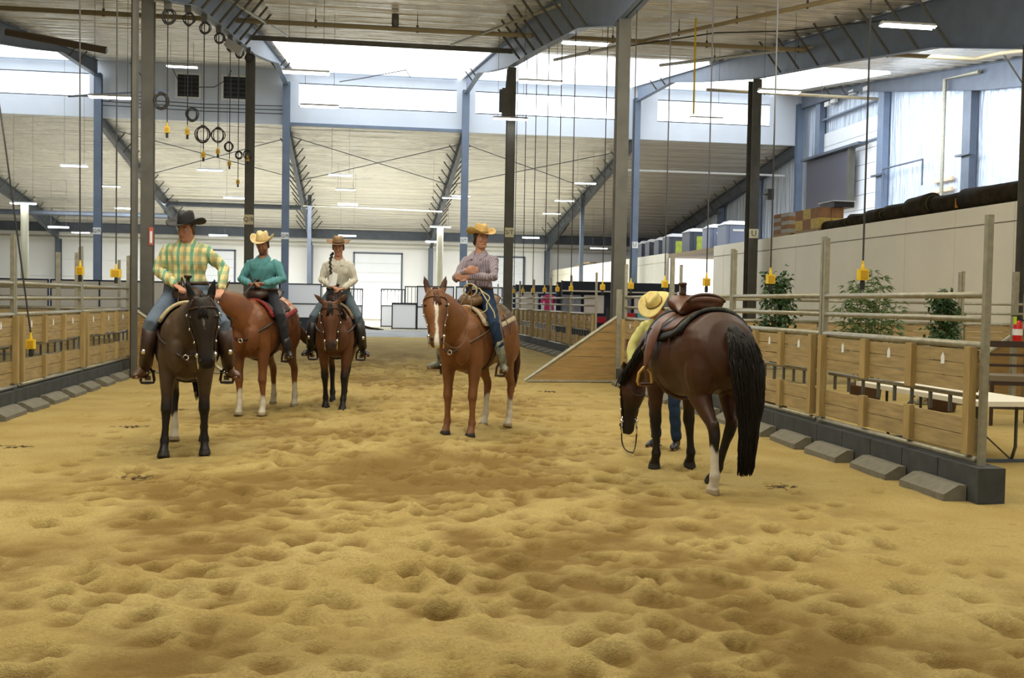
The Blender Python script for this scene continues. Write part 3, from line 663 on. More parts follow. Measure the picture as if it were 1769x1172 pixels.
stall(1.05, 59, 1.3, 'barred stall gate right of the bright doorway, farthest', 2.15, bars=True)
stall(1.55, 55, 1.25, 'white low stall gate in front of the barred row', 1.4, low=1.33)
stall(2.3, 57, 1.3, 'barred stall gate between the low white gate and the tall panels', 2.3, bars=True)
stall(2.85, 55, 1.9, 'tall white stall front left of the horse with the blaze', 2.3, cols=1)
stall(4.8, 54, 2.4, 'tall white stall front behind the horse with the blaze', 2.3, cols=1, low=1.25)
o = thing('tack_chest', 'low dark tack trunk between the rider in teal and the rider in the pale shirt', 'trunk', (-3.0, 50, 0)); obj('body', MB().box((0, 0, .3), (1.3, .6, .6)), mat('trunk_dark', srgb(38, 44, 52), .6), o); obj('lid', MB().box((0, 0, .62), (1.34, .64, .06)), black, o); obj('handle', MB().tube([(-.2, -.33, .4), (.2, -.33, .4)], .02, 5), galv, o)
# barrier poles behind the left fence
for k, (x, y, t) in enumerate([(-5.75, 21.0, 'tall slim post behind the left fence, first of the pair'), (-5.42, 21.05, 'tall slim post behind the left fence, second of the pair'), (-4.62, 21.9, 'tall slim post beside the thick left column')]):
    o = thing('fence_post', t, 'post', (x, y, 0)); obj('shaft', MB().bx(-.035, .035, -.035, .035, 0, 2.36), galv, o); obj('foot', MB().bx(-.1, .1, -.1, .1, 0, .03), galv, o)
# ================================================================ vendor stands right of centre
navy = mat('navy_drape', srgb(34, 42, 58), .8); redm = mat('red_cloth', srgb(178, 44, 60), .8); pinkm = mat('pink_cloth', srgb(226, 60, 140), .8); posterm = mat('poster_grey', srgb(150, 160, 176), .5, 0, .5, 9)
def booth(x, y, w, label, red=True, posters=3):
    o = thing('vendor_booth', label, 'booth', (x, y, 0))
    obj('back_drape', MB().bx(0, w, 1.0, 1.06, 0, 2.3), navy, o)
    obj('valance', MB().bx(0, w, -.03, .03, 2.02, 2.32), navy, o)
    obj('tie_rail', MB().tube([(0, 0, 1.98), (w, 0, 1.98)], .03, 6), white_pl, o)
    for a in (0, w): obj('pole', MB().tube([(a, 0, 0), (a, 0, 2.34)], .03, 6), steel_low, o)
    obj('table_cloth', MB().bx(.1, w-.1, .1, .8, 0, .86), navy, o)
    if red: obj('red_runner', MB().bx(.08, w-.08, .08, .82, .87, 1.08), redm, o)
    for k in range(posters):
        a = .15+(w-.3)*k/posters; obj('poster', MB().bx(a, a+(w-.3)/posters-.12, .9, .93, 1.2, 1.85), [posterm, white_pl, posterm][k % 3], o)
    return o
booth(6.9, 36, 2.0, 'navy draped vendor stand with red runner behind the thick right column', True, 2)
booth(9.1, 37, 2.6, 'navy draped vendor stand with grey pictures above the yellow-shirted person', True, 3)
booth(6.75, 46, 2.6, 'navy draped vendor stand behind the distant fence, at its left end', False, 2)
def rack(x, y, w, label, n=9):
    o = thing('display_rack', label, 'rack', (x, y, 0))
    obj('frame', MB().bx(0, w, -.02, .02, 2.1, 2.16).bx(0, w, -.02, .02, .3, .36), frame_b, o)
    for k in range(n): obj('bar', MB().bx(w*k/(n-1)-.015, w*k/(n-1)+.015, -.03, .01, 0, 2.16), frame_b, o)
    for k in range(3): obj('leaflet', MB().bx(w*(k+.2)/3, w*(k+.75)/3, -.06, -.03, .9, 1.9), posterm, o)
    return o
rack(8.3, 43, 1.6, 'black barred display rack hung with leaflets, left of two'); rack(10.1, 43, 1.5, 'black barred display rack hung with leaflets, right of two')
def cbox(name, x, y, z, d, m, label, cat, rz=0):
    o = thing(name, label, cat, (x, y, z), rz)
    obj('body', MB().box((0, 0, d[2]/2-.02), (d[0], d[1], d[2]-.04)), m, o); obj('lid', MB().box((0, 0, d[2]-.02), (d[0]+.04, d[1]+.04, .04)), m, o); return o
cbox('white_counter', 7.6, 40, 0, (1.7, .7, 1.15), white_pl, 'white counter behind the distant right fence', 'counter')
cbox('white_cabinet', 6.6, 42, 0, (.8, .6, 1.9), mat('cabinet_white', srgb(214, 214, 206), .5), 'tall white cabinet at the left of the vendor stands', 'cabinet')
def garment(x, y, z, m, label, w=.42, h=.7):
    o = thing('hanging_shirt', label, 'clothing', (x, y, z)); obj('body', MB().loft([((0, 0, 0), w*.5, .1), ((0, 0, h*.5), w*.42, .1), ((0, 0, h*.9), w*.5, .08), ((0, 0, h), .08, .05)], 10, (1, 0, 0)), m, o)
    obj('sleeve', MB().loft([((-.2, 0, h*.9), .07, .06), ((-.3, 0, h*.5), .07, .05)], 8), m, o); obj('sleeve', MB().loft([((.2, 0, h*.9), .07, .06), ((.3, 0, h*.5), .07, .05)], 8), m, o)
    obj('hanger', MB().tube([(0, 0, h-.03), (0, 0, h+.12)], .01, 5), steel_dark, o); return o
garment(7.15, 39.85, 1.16, pinkm, 'bright pink shirt hanging over the white counter'); garment(7.62, 39.85, 1.16, mat('plum', srgb(70, 60, 86), .8), 'dark purple shirt hanging right of the pink shirt')
for k, (x, m) in enumerate([(8.9, redm), (9.4, mat('cyan_bin', srgb(120, 190, 200), .6)), (8.4, mat('dark_bin', srgb(40, 42, 50), .7))]):
    cbox('storage_tub', x, 34.5, 0, (.4, .4, 1.25 if k < 2 else 1.4), m, ['red tub by the distant fence', 'pale cyan tub right of the red tub', 'dark tub left of the red tub'][k], 'tub')
# ================================================================ things on the storage deck
pt = mat('toilet_grey', srgb(62, 68, 80), .5); ptl = mat('toilet_light', srgb(118, 128, 152), .5); roofw = mat('toilet_roof', srgb(206, 208, 208), .4)
lime = mat('lime_sign', srgb(176, 192, 70), .5, 0, .3, 6)
for k, (x, y, w, t, c) in enumerate([(16.6, 58.5, .9, 'farthest', 1), (16.6, 56.6, .9, 'second farthest', 1), (16.4, 53.6, 1.2, 'large', 1), (16.2, 49.5, 1.2, 'tallest', 1), (16.2, 46.6, 1.1, 'second nearest', 0), (16.2, 44.5, 1.1, 'nearest', 0), (16.6, 60.3, .8, 'smallest, end-of-row', 1)]):
    o = thing('portable_toilet', '%s grey portable cabin on the deck over the bright bay' % t if c or 1 else '', 'portable toilet', (x, y, 4.05)); h = 1.15
    m = pt if k in (0, 1, 2, 3, 6) else ptl
    obj('body', MB().box((0, 0, h/2-.05), (w, w, h-.1)), m, o)
    obj('roof', MB().add([(-w*.54, -w*.54, h-.1), (w*.54, -w*.54, h-.1), (w*.54, w*.54, h-.1), (-w*.54, w*.54, h-.1), (-w*.3, -w*.3, h+.08), (w*.3, -w*.3, h+.08), (w*.3, w*.3, h+.08), (-w*.3, w*.3, h+.08)], [(0, 3, 2, 1), (4, 5, 6, 7), (0, 1, 5, 4), (1, 2, 6, 5), (2, 3, 7, 6), (3, 0, 4, 7)]), roofw, o)
    obj('door', MB().box((0, -w/2-.012, h*.46), (w*.7, .02, h*.8)), m, o)
    if c: obj('sign', MB().box((0, -w/2-.03, h*.42), (w*.42, .012, h*.6)), lime, o, label='lime green notice')
    else: obj('vent', MB().box((0, -w/2-.03, h*.7), (w*.45, .012, .09)), white_pl, o, label='pale vent strip')
card = mat('cardboard', srgb(150, 108, 66), .8, 0, .3, 4); cardy = mat('carton_yellow', srgb(206, 176, 84), .7, 0, .4, 12)
def stack(x, y, z, d, m, n, label, strap=True):
    o = thing('carton_pallet', label, 'pallet', (x, y, z))
    obj('pallet', MB().bx(-d[0]/2, d[0]/2, -d[1]/2, d[1]/2, 0, .05).bx(-d[0]/2, d[0]/2, -d[1]/2, d[1]/2, .1, .13).bx(-.05, .05, -d[1]/2, d[1]/2, .05, .1).bx(-d[0]/2, -d[0]/2+.1, -d[1]/2, d[1]/2, .05, .1), wood_ramp, o)
    h = (d[2]-.13)/n[2]
    for i in range(n[0]):
        for j in range(n[1]):
            for k in range(n[2]):
                obj('carton', MB().bx(-d[0]/2+d[0]*i/n[0]+.01, -d[0]/2+d[0]*(i+1)/n[0]-.01, -d[1]/2+d[1]*j/n[1]+.01, -d[1]/2+d[1]*(j+1)/n[1]-.01, .135+h*k, .13+h*(k+1)), m if (k+j) % 2 == 0 else card, o)
    return o
stack(15.35, 36.2, 4.07, (.8, 1.4, .85), mat('grey_trays', srgb(150, 146, 136), .6), (1, 2, 5), 'pallet of grey trays and brown cartons at the left of the deck')
stack(15.4, 34.0, 4.07, (.9, 1.9, .82), cardy, (2, 3, 2), 'pallet of yellow and brown cartons right of the grey trays')
o = thing('dark_case', 'flat dark case lying on the carton pallets', 'case', (15.8, 33.5, 4.9)); obj('body', MB().box((0, 0, .09), (.7, 1.1, .18)), black, o); obj('lid', MB().box((0, 0, .2), (.8, 1.2, .03)), roofw, o)
turf = mat('rolled_turf_backing', srgb(58, 50, 34), .95, 0, .5, 5, .02, 14, spec=.1)
for k, (y0, y1, r, x, t, tw) in enumerate([(31.35, 33.2, .17, 15.2, 'smallest, leftmost', .1), (30.2, 31.25, .22, 15.35, 'short second', -.2), (28.95, 30.1, .23, 15.2, 'third', .15), (27.75, 28.85, .25, 15.25, 'fourth', -.05), (26.4, 27.65, .31, 15.25, 'open-ended fifth', .12), (25.1, 26.3, .27, 15.3, 'orange-tagged sixth', -.12), (19.5, 25.0, .29, 15.3, 'longest, rightmost', .0)]):
    o = thing('carpet_roll', '%s dark carpet roll on top of the white partition' % t, 'carpet roll', (x, y0, 4.055+r*1.09))
    L = y1-y0; m = MB(); n = 18
    rr = lambda i, j: r*(1+.07*math.sin(3*j+k)+.04*math.sin(7*j+i))
    ys_ = [0, L*.2, L*.5, L*.8, L]
    m.loft([((tw*(a/L-.5), a, -r*.04*math.sin(a*3)), r*(1+.05*math.sin(a*4+k)), r*(1-.06*math.sin(a*3+k))) for a in ys_], n, (1, 0, 0))
    obj('roll', m, turf, o, smooth=True)
    sp = [(-tw*.5+(r*.85-.045*q/3.0)*math.cos(q), -.012, (r*.85-.045*q/3.0)*math.sin(q)) for q in np.arange(0, 12.0*r/.3, .35)]
    obj('spiral_edge', MB().tube(sp, .014, 4), mat('turf_green', srgb(70, 84, 50), .9), o)
    if 'orange' in t: obj('tag', MB().box((-.2, -.05, -.05), (.16, .02, .24)), mat('orange_tag', srgb(190, 130, 40), .6), o)
o = obj('small_speaker', MB().box((0, 0, 0), (.24, .24, .4)), black, label='small black box fixed beside the U column', cat='speaker', loc=(14.98, 37.4, 5.73)); obj('bracket', MB().box((-.31, 0, 0), (.40, .05, .05)), steel_dark, o)
# side wall fittings
o = thing('video_screen', 'large dark grey screen hung on the right side wall', 'screen', (23.3, 50.5, 6.7)); obj('panel', MB().box((0, 0, 1.25), (.16, 4.9, 2.5)), mat('screen_dark', srgb(72, 74, 84), .35), o); obj('side_frame', MB().box((-.02, -2.55, 1.25), (.3, .2, 2.7)), steel_dark, o); obj('ledge', MB().box((-.1, -.6, 2.62), (.5, 6.6, .12)), steel_low, o)
d = obj('door_4', MB().bx(23.84, 23.88, 46.2, 52.3, 4.1, 10.6), doorm, kind='structure')
for k in range(9): obj('panel', MB().bx(23.78, 23.84, 46.25, 52.25, 4.15+.72*k, 4.15+.72*(k+1)-.03), doorm, d)
obj('track', MB().bx(23.7, 23.84, 46.0, 46.2, 4.1, 11.4).bx(23.7, 23.84, 52.3, 52.45, 4.1, 11.4).bx(23.6, 23.8, 46, 52.4, 11.25, 11.33).bx(23.6, 23.8, 46, 52.4, 9.45, 9.53), steel_blue, d)
for k, (y, z, t) in enumerate([(51.3, 12.0, 'leftmost'), (50.6, 12.05, 'second'), (48.6, 12.08, 'third'), (47.1, 11.95, 'rightmost')]):
    o = thing('flood_light', '%s small white flood light high on the side wall' % t, 'light', (23.55, y, z)); obj('body', MB().box((0, 0, 0), (.18, .5, .22)), white_pl, o); obj('bracket', MB().box((.15, 0, 0), (.2, .06, .06)), steel_low, o)
for pts, r, t in [([(23.3, 39.9, 4.1), (23.3, 39.9, 10.9), (23.3, 37.5, 10.7)], .08, 'pale vertical pipe on the side wall right of the white door'), ([(23.4, 33.5, 4.1), (23.4, 33.5, 10.1), (23.4, 34.6, 10.15)], .045, 'thin dark conduit loop on the wrinkled side wall'), ([(23.4, 45.0, 6.8), (23.4, 45.0, 7.9), (23.4, 41.6, 7.9), (23.4, 41.6, 6.8)], .04, 'thin grey conduit frame low on the side wall')]:
    p0 = Vector(pts[0]); obj('conduit', MB().tube([Vector(p)-p0 for p in pts], r, 7), galv if r > .05 else steel_low, label=t, cat='pipe', loc=p0)
for k, z in enumerate((6.93, 6.5)): obj('wall_rail', MB().box((0, 0, 0), (.1, 1.5, .14)), mat('peach_rail', srgb(226, 186, 150), .6), label='short peach coloured rail on the side wall, %s' % ['upper', 'lower'][k], cat='rail', loc=(23.75, 40.6, z))
# loose timbers on the far partition
o = thing('timber_pile', 'flat pile of dark boards on the far partition top', 'timber', (15.3, 70, 4.04))
for k in range(5): obj('board', MB().box((0, k*.9-1.5, .05+.09*(k % 3)), (.5, 3.2, .07)), steel_dark if k % 2 else wood_ramp, o)
# ================================================================ table, chair, extinguisher
tabm = mat('table_white', srgb(226, 220, 200), .45)
o = thing('folding_table', 'long white folding table standing behind the near right fence', 'table', (6.52, 9.65, 0))
obj('tabletop', MB().bx(-.42, .42, 0, 2.6, .61, .66), tabm, o)
for y in (.32, 2.2):
    for s in (-1, 1): obj('leg', MB().tube([(s*.22, y, .61), (s*.22, y, .16), (s*.18, y, .03)], .017, 7), steel_dark, o, smooth=True)
    obj('foot_bar', MB().bx(-.32, .32, y-.02, y+.02, 0, .035), steel_low, o)
    obj('brace', MB().tube([(-.22, y, .36), (.16, y, .04)], .009, 5), steel_dark, o)
    obj('brace', MB().tube([(-.1, y, .25), (-.1, y+(.5 if y < 1 else -.5), .61)], .009, 5), steel_dark, o)
cm = mat('chair_dark_wood', srgb(52, 34, 24), .45)
o = thing('wooden_chair', 'dark wooden chair with slatted back behind the white table', 'chair', (8.87, 13.3, 0), R(-20))
s = 1.25
for x in (-.23, .23):
    obj('leg', MB().loft([((x*s, -.22*s, 0), .02*s, .02*s), ((x*s, -.22*s, .52*s), .024*s, .024*s)], 6), cm, o)
    obj('leg', MB().loft([((x*s, .22*s, 0), .02*s, .02*s), ((x*s, .2*s, .52*s), .024*s, .024*s), ((x*s, .27*s, .90*s), .018*s, .018*s)], 6), cm, o)
obj('seat', MB().box((0, 0, .52*s), (.52*s, .5*s, .06*s)), mat('chair_pad', srgb(110, 98, 78), .6), o)
obj('seat_rail', MB().box((0, 0, .47*s), (.5*s, .48*s, .05*s)), cm, o)
for z in (.64, .76, .88): obj('back_slat', MB().box((0, .245*s, z*s), (.46*s, .02*s, (.03 if z < .8 else .07)*s)), cm, o)
obj('stretcher', MB().box((0, -.22*s, .2*s), (.46*s, .02*s, .03*s)), cm, o)
o = thing('fence_post', 'tall galvanised post at the right picture edge carrying the extinguisher', 'post', (10.45, 15.6, 0)); obj('shaft', MB().bx(-.04, .04, -.04, .04, 0, 2.2), galv, o); obj('foot', MB().bx(-.1, .1, -.1, .1, 0, .03), galv, o)
o = thing('fire_extinguisher', 'red fire extinguisher hanging on the post at the right edge', 'fire extinguisher', (10.42, 15.46, 1.0))
er = mat('extinguisher_red', srgb(190, 24, 22), .35)
obj('cylinder', MB().lathe([(.06, 0), (.075, .02), (.075, .34), (.05, .40), (.025, .42)], n=14), er, o, smooth=True)
obj('label', MB().lathe([(.077, .18), (.077, .28)], n=14), white_pl, o); obj('valve', MB().box((0, 0, .45), (.05, .05, .06)), black, o); obj('handle', MB().box((-.04, 0, .49), (.14, .03, .02)), black, o)
obj('hose', MB().tube([(.03, -.02, .45), (.1, -.03, .4), (.1, -.03, .15)], .012, 6), black, o); obj('tag', MB().box((-.09, -.06, .42), (.05, .01, .12)), mat('hiviz', srgb(190, 220, 30), .5), o)
# ================================================================ potted plants
leaf = mat('leaf_green', srgb(58, 92, 46), .5, 0, .5, 3); leafb = mat('bamboo_leaf', srgb(92, 120, 62), .5, 0, .4, 3); bark = mat('bark', srgb(110, 92, 60), .8)
def plant(x, y, w, h0, h1, kind, label):
    o = thing('potted_plant', label, 'plant', (x, y, 0)); rs = random.Random(int(x*100))
    obj('pot', MB().lathe([(.17, 0), (.2, .02), (.24, .36), (.26, .38), (.26, .42), (.22, .42), (.21, .36)], n=18), mat('pot_brown', srgb(80, 56, 40), .6), o, smooth=True)
    obj('soil', MB().lathe([(.0, .37), (.215, .37)], n=14), mat('soil', srgb(50, 38, 26), .9), o)
    fo = MB()
    def lf(p, d, L, wd):
        d = Vector(d).normalized(); s_ = d.cross(Vector((rs.uniform(-1, 1), rs.uniform(-1, 1), rs.uniform(-1, 1)))).normalized(); p = Vector(p); nn = d.cross(s_)*wd*.3
        fo.add([p, p+d*L*.4+s_*wd, p+d*L-Vector((0, 0, L*.25)), p+d*L*.4-s_*wd, p+d*L*.45+nn], [(0, 1, 4), (1, 2, 4), (2, 3, 4), (3, 0, 4)])
    if kind == 'bamboo':
        for k in range(9):
            a = -w/2+w*(k+.5)/9; top = h1*(1-.22*((a/(w/2))**2))-rs.uniform(0, .15); q = (a*.35, rs.uniform(-.08, .08))
            pts = [(q[0], q[1], .37), (a*.8, q[1]*1.5, h0+.1), (a, q[1]*2, top)]
            obj('stem', MB().tube(pts, [.012, .01, .004], 6), mat('cane', srgb(120, 118, 60), .5), o)
            for j in range(75):
                t = rs.random(); z = h0+(top-h0)*t; xx = a*(.8+.2*t)
                an = rs.uniform(0, 2*PI); b = Vector((xx, q[1]*1.7, z)); c2 = b+Vector((math.cos(an)*.1, math.sin(an)*.1, rs.uniform(-.03, .06)))
                for g in range(4): an2 = an+rs.uniform(-1, 1); lf(c2, (math.cos(an2), math.sin(an2), rs.uniform(-.5, .5)), rs.uniform(.09, .15), .010)
        obj('foliage', fo, leafb, o, kind='stuff')
    else:
        obj('stem', MB().tube([(0, 0, .36), (.03, .01, .8), (-.02, 0, h0+.3), (.02, 0, h1-.2)], [.025, .022, .015, .006], 7), bark, o)
        for k in range(40):
            z = h0+(h1-h0)*rs.random()**.9; an = rs.uniform(0, 2*PI); rr = w/2*(1-.55*abs((z-h0)/(h1-h0)-.35))*rs.uniform(.5, 1)
            e = Vector((math.cos(an)*rr, math.sin(an)*rr, z+rs.uniform(.0, .12)))
            obj('branch', MB().tube([(0, 0, max(.6, z-.15)), e*.6+Vector((0, 0, z*.4-.03)), e], [.008, .006, .003], 4), bark, o)
            for j in range(36):
                t = rs.uniform(.3, 1); b = Vector((0, 0, z-.15))*(1-t)+e*t+Vector((rs.gauss(0, .045), rs.gauss(0, .045), rs.gauss(0, .045)))
                lf(b, (rs.uniform(-1, 1), rs.uniform(-1, 1), rs.uniform(-.8, .5)), rs.uniform(.06, .095), .026)
        obj('foliage', fo, leaf, o, kind='stuff')
plant(6.15, 15, .62, .85, 1.98, 'ficus', 'leafy potted plant at the foot of the U column, leftmost of three')
plant(7.62, 15, .95, .8, 2.15, 'bamboo', 'wide potted bamboo with fine leaves behind the fence, middle of three')
plant(8.88, 15, .66, .8, 1.80, 'ficus', 'bushy dark green potted plant, rightmost of three')
# straw wisps and clods on the sand
for k, (x, y) in enumerate([(-3.5, 11.2), (-2.7, 12.9), (-1.9, 9.3), (3.2, 18), (-2.5, 14.8), (3.6, 8.6)]):
    m = MB(); rs = random.Random(k)
    for j in range(14):
        a = rs.uniform(0, PI); p = Vector((rs.gauss(0, .09), rs.gauss(0, .05), .012)); q = Vector((math.cos(a), math.sin(a), 0))*rs.uniform(.02, .06); m.tube([p-q, p+q], .003, 3)
    for j in range(4): m.ball((rs.gauss(0, .08), rs.gauss(0, .05), .008), (.02, .016, .01), nu=6, nv=4)
    obj('debris', m, mat('dark_debris', srgb(84, 66, 38), .9), label='scatter of dark debris on the sand, %s' % ['by the left kerb near the camera', 'left of the nearest horse', 'below the nearest horse', 'in front of the ramp wing', 'beyond the near left debris', 'near the dark horse tail'][k], cat='debris', kind='stuff', loc=(x, y, .0))
# ================================================================ horses
TS = [(-.86, 1.25, .13, .10), (-.80, 1.22, .25, .20), (-.66, 1.19, .335, .28), (-.48, 1.165, .36, .305), (-.28, 1.125, .34, .285), (-.05, 1.085, .345, .30), (.15, 1.085, .36, .29), (.32, 1.105, .375, .25), (.46, 1.12, .355, .225), (.58, 1.11, .28, .185), (.67, 1.09, .18, .12)]
def tsec(x):
    xs_ = [q[0] for q in TS]; return [float(np.interp(x, xs_, [q[i] for q in TS])) for i in (1, 2, 3)]
def body_pt(x, th, off=0):
    cz, hh, hw = tsec(x); return Vector((x, (hw+off)*math.sin(th), cz+(hh+off)*math.cos(th)))
def lerp3(a, b, t): return Vector(a)*(1-t)+Vector(b)*t
def horse(label, pos, ang, sc, coat, poll, muzzle, feet=None, head_side=(0, 1, 0), socks=(0, 0, 0, 0), blaze=None, tail=None, mane_side=1, hair=(.02, .015, .012), points=False, ears=0.0, rough=.42, tail_w=.10, tail_n=150, fat=1.0, mane=True, neck_mid=None, dark_head=False):
    """local frame: +X head, +Y the horse's left, Z up.  feet = offsets (dx, dy) for FL, FR, HL, HR"""
    root = thing('horse', label, 'horse', (pos[0], pos[1], 0), ang); root.scale = (sc, sc, sc)
    feet = feet or ((0, 0),)*4
    poll = Vector(poll); muz = Vector(muzzle)
    mb = MB()
    mb.loft([((x, 0, z), hw*fat, hh) for x, z, hh, hw in TS], 28)
    mb.ball((.30, 0, 1.40), (.24, .09, .12)); mb.ball((.60, .09, 1.03), (.12, .11, .20)); mb.ball((.60, -.09, 1.03), (.12, .11, .20))
    for s in (1, -1):
        mb.ball((.44, .17*s, 1.12), (.15, .085, .24), Matrix.Rotation(.35, 3, 'Y')); mb.ball((-.52, .17*s*fat, 1.20), (.26, .14, .24)); mb.ball((-.62, .155*s*fat, 1.04), (.19, .15, .27))
    # neck
    hd = (muz-poll).normalized(); hs = Vector(head_side); hs = (hs-hd*hs.dot(hd)).normalized(); fn = hs.cross(hd)  # fn ~ face normal
    if fn.dot(Vector((1, 0, .3))) < 0: fn = -fn
    base = Vector((.40, 0, 1.18)); nm = Vector(neck_mid) if neck_mid else lerp3(base, poll, .55)+Vector((.02, 0, .02))
    thr = poll-fn*.05+hd*.06
    ctl = [base, lerp3(base, nm, .5)+Vector((.02, 0, .0)), nm, lerp3(nm, thr, .55), thr]
    rad = [(.16, .30), (.135, .235), (.10, .185), (.085, .15), (.08, .125)]
    nd = []
    for i in range(len(ctl)-1):
        for t in (0, .5): nd.append((lerp3(ctl[i], ctl[i+1], t), rad[i][0]*(1-t)+rad[i+1][0]*t, rad[i][1]*(1-t)+rad[i+1][1]*t))
    nd.append((ctl[-1], *rad[-1]))
    mb.loft(nd, 22)
    # head: along hd with offsets toward the throat
    HS = [(-.03, .065, .055, -.02), (.03, .10, .09, -.04), (.12, .118, .12, -.06), (.20, .110, .13, -.065), (.28, .090, .115, -.055), (.36, .071, .09, -.04), (.44, .063, .073, -.03), (.51, .068, .07, -.028), (.565, .066, .062, -.03), (.60, .046, .038, -.032)]
    HS = [(u_*1.07, a_*1.12, b_*1.08, o_*1.05) for u_, a_, b_, o_ in HS]
    def hp(u, ang_, off=0):   # point on the head skin; ang 0 = face front, 90 = left
        q = [float(np.interp(u, [h[0] for h in HS], [h[i] for h in HS])) for i in (1, 2, 3)]
        return poll+hd*u+fn*q[2]+fn*((q[1]+off)*math.cos(ang_))+hs*((q[0]+off)*math.sin(ang_))
    mb.loft([(poll+hd*u+fn*o, a, b, hd) for u, a, b, o in HS], 20, side=hs)
    for s in (1, -1):
        mb.ball(poll+hd*.20-fn*.09+hs*.052*s, (.035, .05, .075)); mb.ball(hp(.155, 1.0*s, -.012), (.024, .024, .02))
        mb.ball(hp(.555, .9*s, -.006), (.02, .022, .022))
        er = poll+hs*.072*s-hd*.01-fn*.03; ed = (-hd*1.0+fn*.25+hs*s*(.25+ears)).normalized()
        if ears < 0: ed = (-hd*.7-fn*.5+hs*s*.5).normalized()
        mb.loft([(er-ed*.03, .034, .03), (er+ed*.03, .042, .03), (er+ed*.09, .041, .022), (er+ed*.15, .028, .015), (er+ed*.205, .006, .006)], 10, side=hs)
    mb.ball(poll+hd*.58-fn*.055, (.03, .035, .03))
    # legs
    socks_z = []
    for i, s in ((0, 1), (1, -1)):
        dx, dy = feet[i]
        C = [(.43, .14, 1.10, .115, .17), (.42, .165, .96, .10, .135), (.41, .168, .84, .082, .10), (.42, .165, .70, .064, .078), (.43, .16, .58, .05, .055), (.44, .158, .51, .052, .054), (.445, .157, .46, .054, .058), (.44, .157, .41, .042, .044), (.44, .157, .30, .032, .037), (.44, .157, .21, .033, .038), (.44, .157, .16, .045, .049), (.455, .157, .115, .037, .040), (.475, .157, .075, .042, .046), (.485, .157, .055, .05, .056), (.495, .157, .0, .062, .070)]
        secs = []
        for x, y, z, a, b in C:
            k = max(0, min(1, (1.0-z)/1.0)); secs.append(((x+dx*k, s*y+dy*k, z), a*1.08, b*1.08))
        mb.loft(secs, 14); mb.ball((.385+dx*.15, s*.16, .93), (.07, .06, .07))
        socks_z.append((.49+dx, s*.157+dy, socks[i]))
    for i, s in ((2, 1), (3, -1)):
        dx, dy = feet[i]
        C = [(-.52, .14, 1.18, .15, .27), (-.50, .165, 1.02, .135, .225), (-.50, .175, .90, .11, .17), (-.56, .17, .78, .082, .115), (-.63, .165, .68, .06, .082), (-.70, .16, .60, .045, .062), (-.735, .157, .54, .046, .060), (-.73, .155, .48, .045, .055), (-.71, .155, .40, .036, .043), (-.695, .155, .28, .033, .038), (-.685, .155, .21, .035, .04), (-.68, .155, .165, .046, .05), (-.66, .155, .115, .038, .042), (-.635, .155, .075, .042, .046), (-.625, .155, .055, .05, .056), (-.61, .155, .0, .06, .07)]
        secs = []
        for x, y, z, a, b in C:
            k = max(0, min(1, (1.0-z)/1.0)); secs.append(((x+dx*k, s*y+dy*k, z), a*1.06, b*1.04))
        mb.loft(secs, 14); mb.ball((-.775+dx*.45, s*.156+dy*.45, .585), (.03, .028, .045))
        socks_z.append((-.62+dx, s*.155+dy, socks[i]))
    me = remesh(mb, .0135, 4, .6)
    coat = np.array(coat); pts = np.array((.014, .010, .009)) if points else coat*.8
    P_, H_, N_, S_ = np.array(poll), np.array(hd), np.array(fn), np.array(hs)
    def fn_col(co):
        z = co[:, 2]; c = np.tile(coat, (len(co), 1))
        n = .5+.5*np.sin(co[:, 0]*7+2*np.sin(co[:, 2]*5))*np.sin(co[:, 1]*6+co[:, 2]*4); c *= (.9+.2*n)[:, None]
        if points: k = np.clip((.66-z)/.16, 0, 1)[:, None]; c = c*(1-k)+pts*k
        sel0 = np.full(len(co), 9.); best = np.zeros(len(co))
        for x, y, h in socks_z:
            d = np.hypot((co[:, 0]-x)*.8, co[:, 1]-y); m_ = d < sel0; sel0 = np.where(m_, d, sel0); best = np.where(m_, h, best)
        low = (z < .62)
        k = (np.clip((best+.03*np.sin(co[:, 1]*60+co[:, 0]*40)-z)/.03, 0, 1)*low)[:, None]; c = c*(1-k)+np.array((.66, .60, .47))*k
        hoof = (z < .055); c[hoof] = np.where(best[hoof][:, None] > .1, np.array((.36, .28, .16)), np.array((.035, .03, .026)))
        r = co-P_; u = r@H_; v = r@S_; w_ = r@N_
        inh = (u > -.02) & (u < .66) & (np.abs(v) < .13) & (w_ > -.25) & (w_ < .12)
        mz = inh & (u > .48); k = np.clip((u-.47)/.08, 0, 1)[:, None]*mz[:, None]*(.75 if points else .45); c = c*(1-k)+np.array((.02, .016, .016))*k
        if blaze:
            wid = np.interp(u, [.04, .10, .2, .35, .5, .6], blaze); k = (inh & (w_ > -.06))*np.clip((wid-np.abs(v-.004*np.sin(u*30)))/.006, 0, 1); k = k[:, None]; c = c*(1-k)+np.array((.80, .74, .62))*k
        if dark_head:
            k = (np.clip((.85-np.linalg.norm(co-(P_+H_*.2), axis=1))/.4, 0, 1)*np.clip((co[:, 0]-.70)/.16, 0, 1))[:, None]; c = c*(1-k*.72)
        if ears >= 0:
            k = (u < -.055) & (np.abs(v) > .035) & (np.abs(v) < .16) & (w_ > -.10) & (np.linalg.norm(r, axis=1) < .28); c[k] = c[k]*.25
        return c
    paint(me, fn_col)
    cm_ = mat('coat_%d' % len(MATS), (1, 1, 1), rough, nz=.35, ns=5, attr='col', bump=.0015, bs=90, spec=.28, detail=6)
    me.materials.append(cm_); me.name = 'body'
    obj('body', me, None, root)
    eye = mat('horse_eye', (.01, .006, .004), .08)
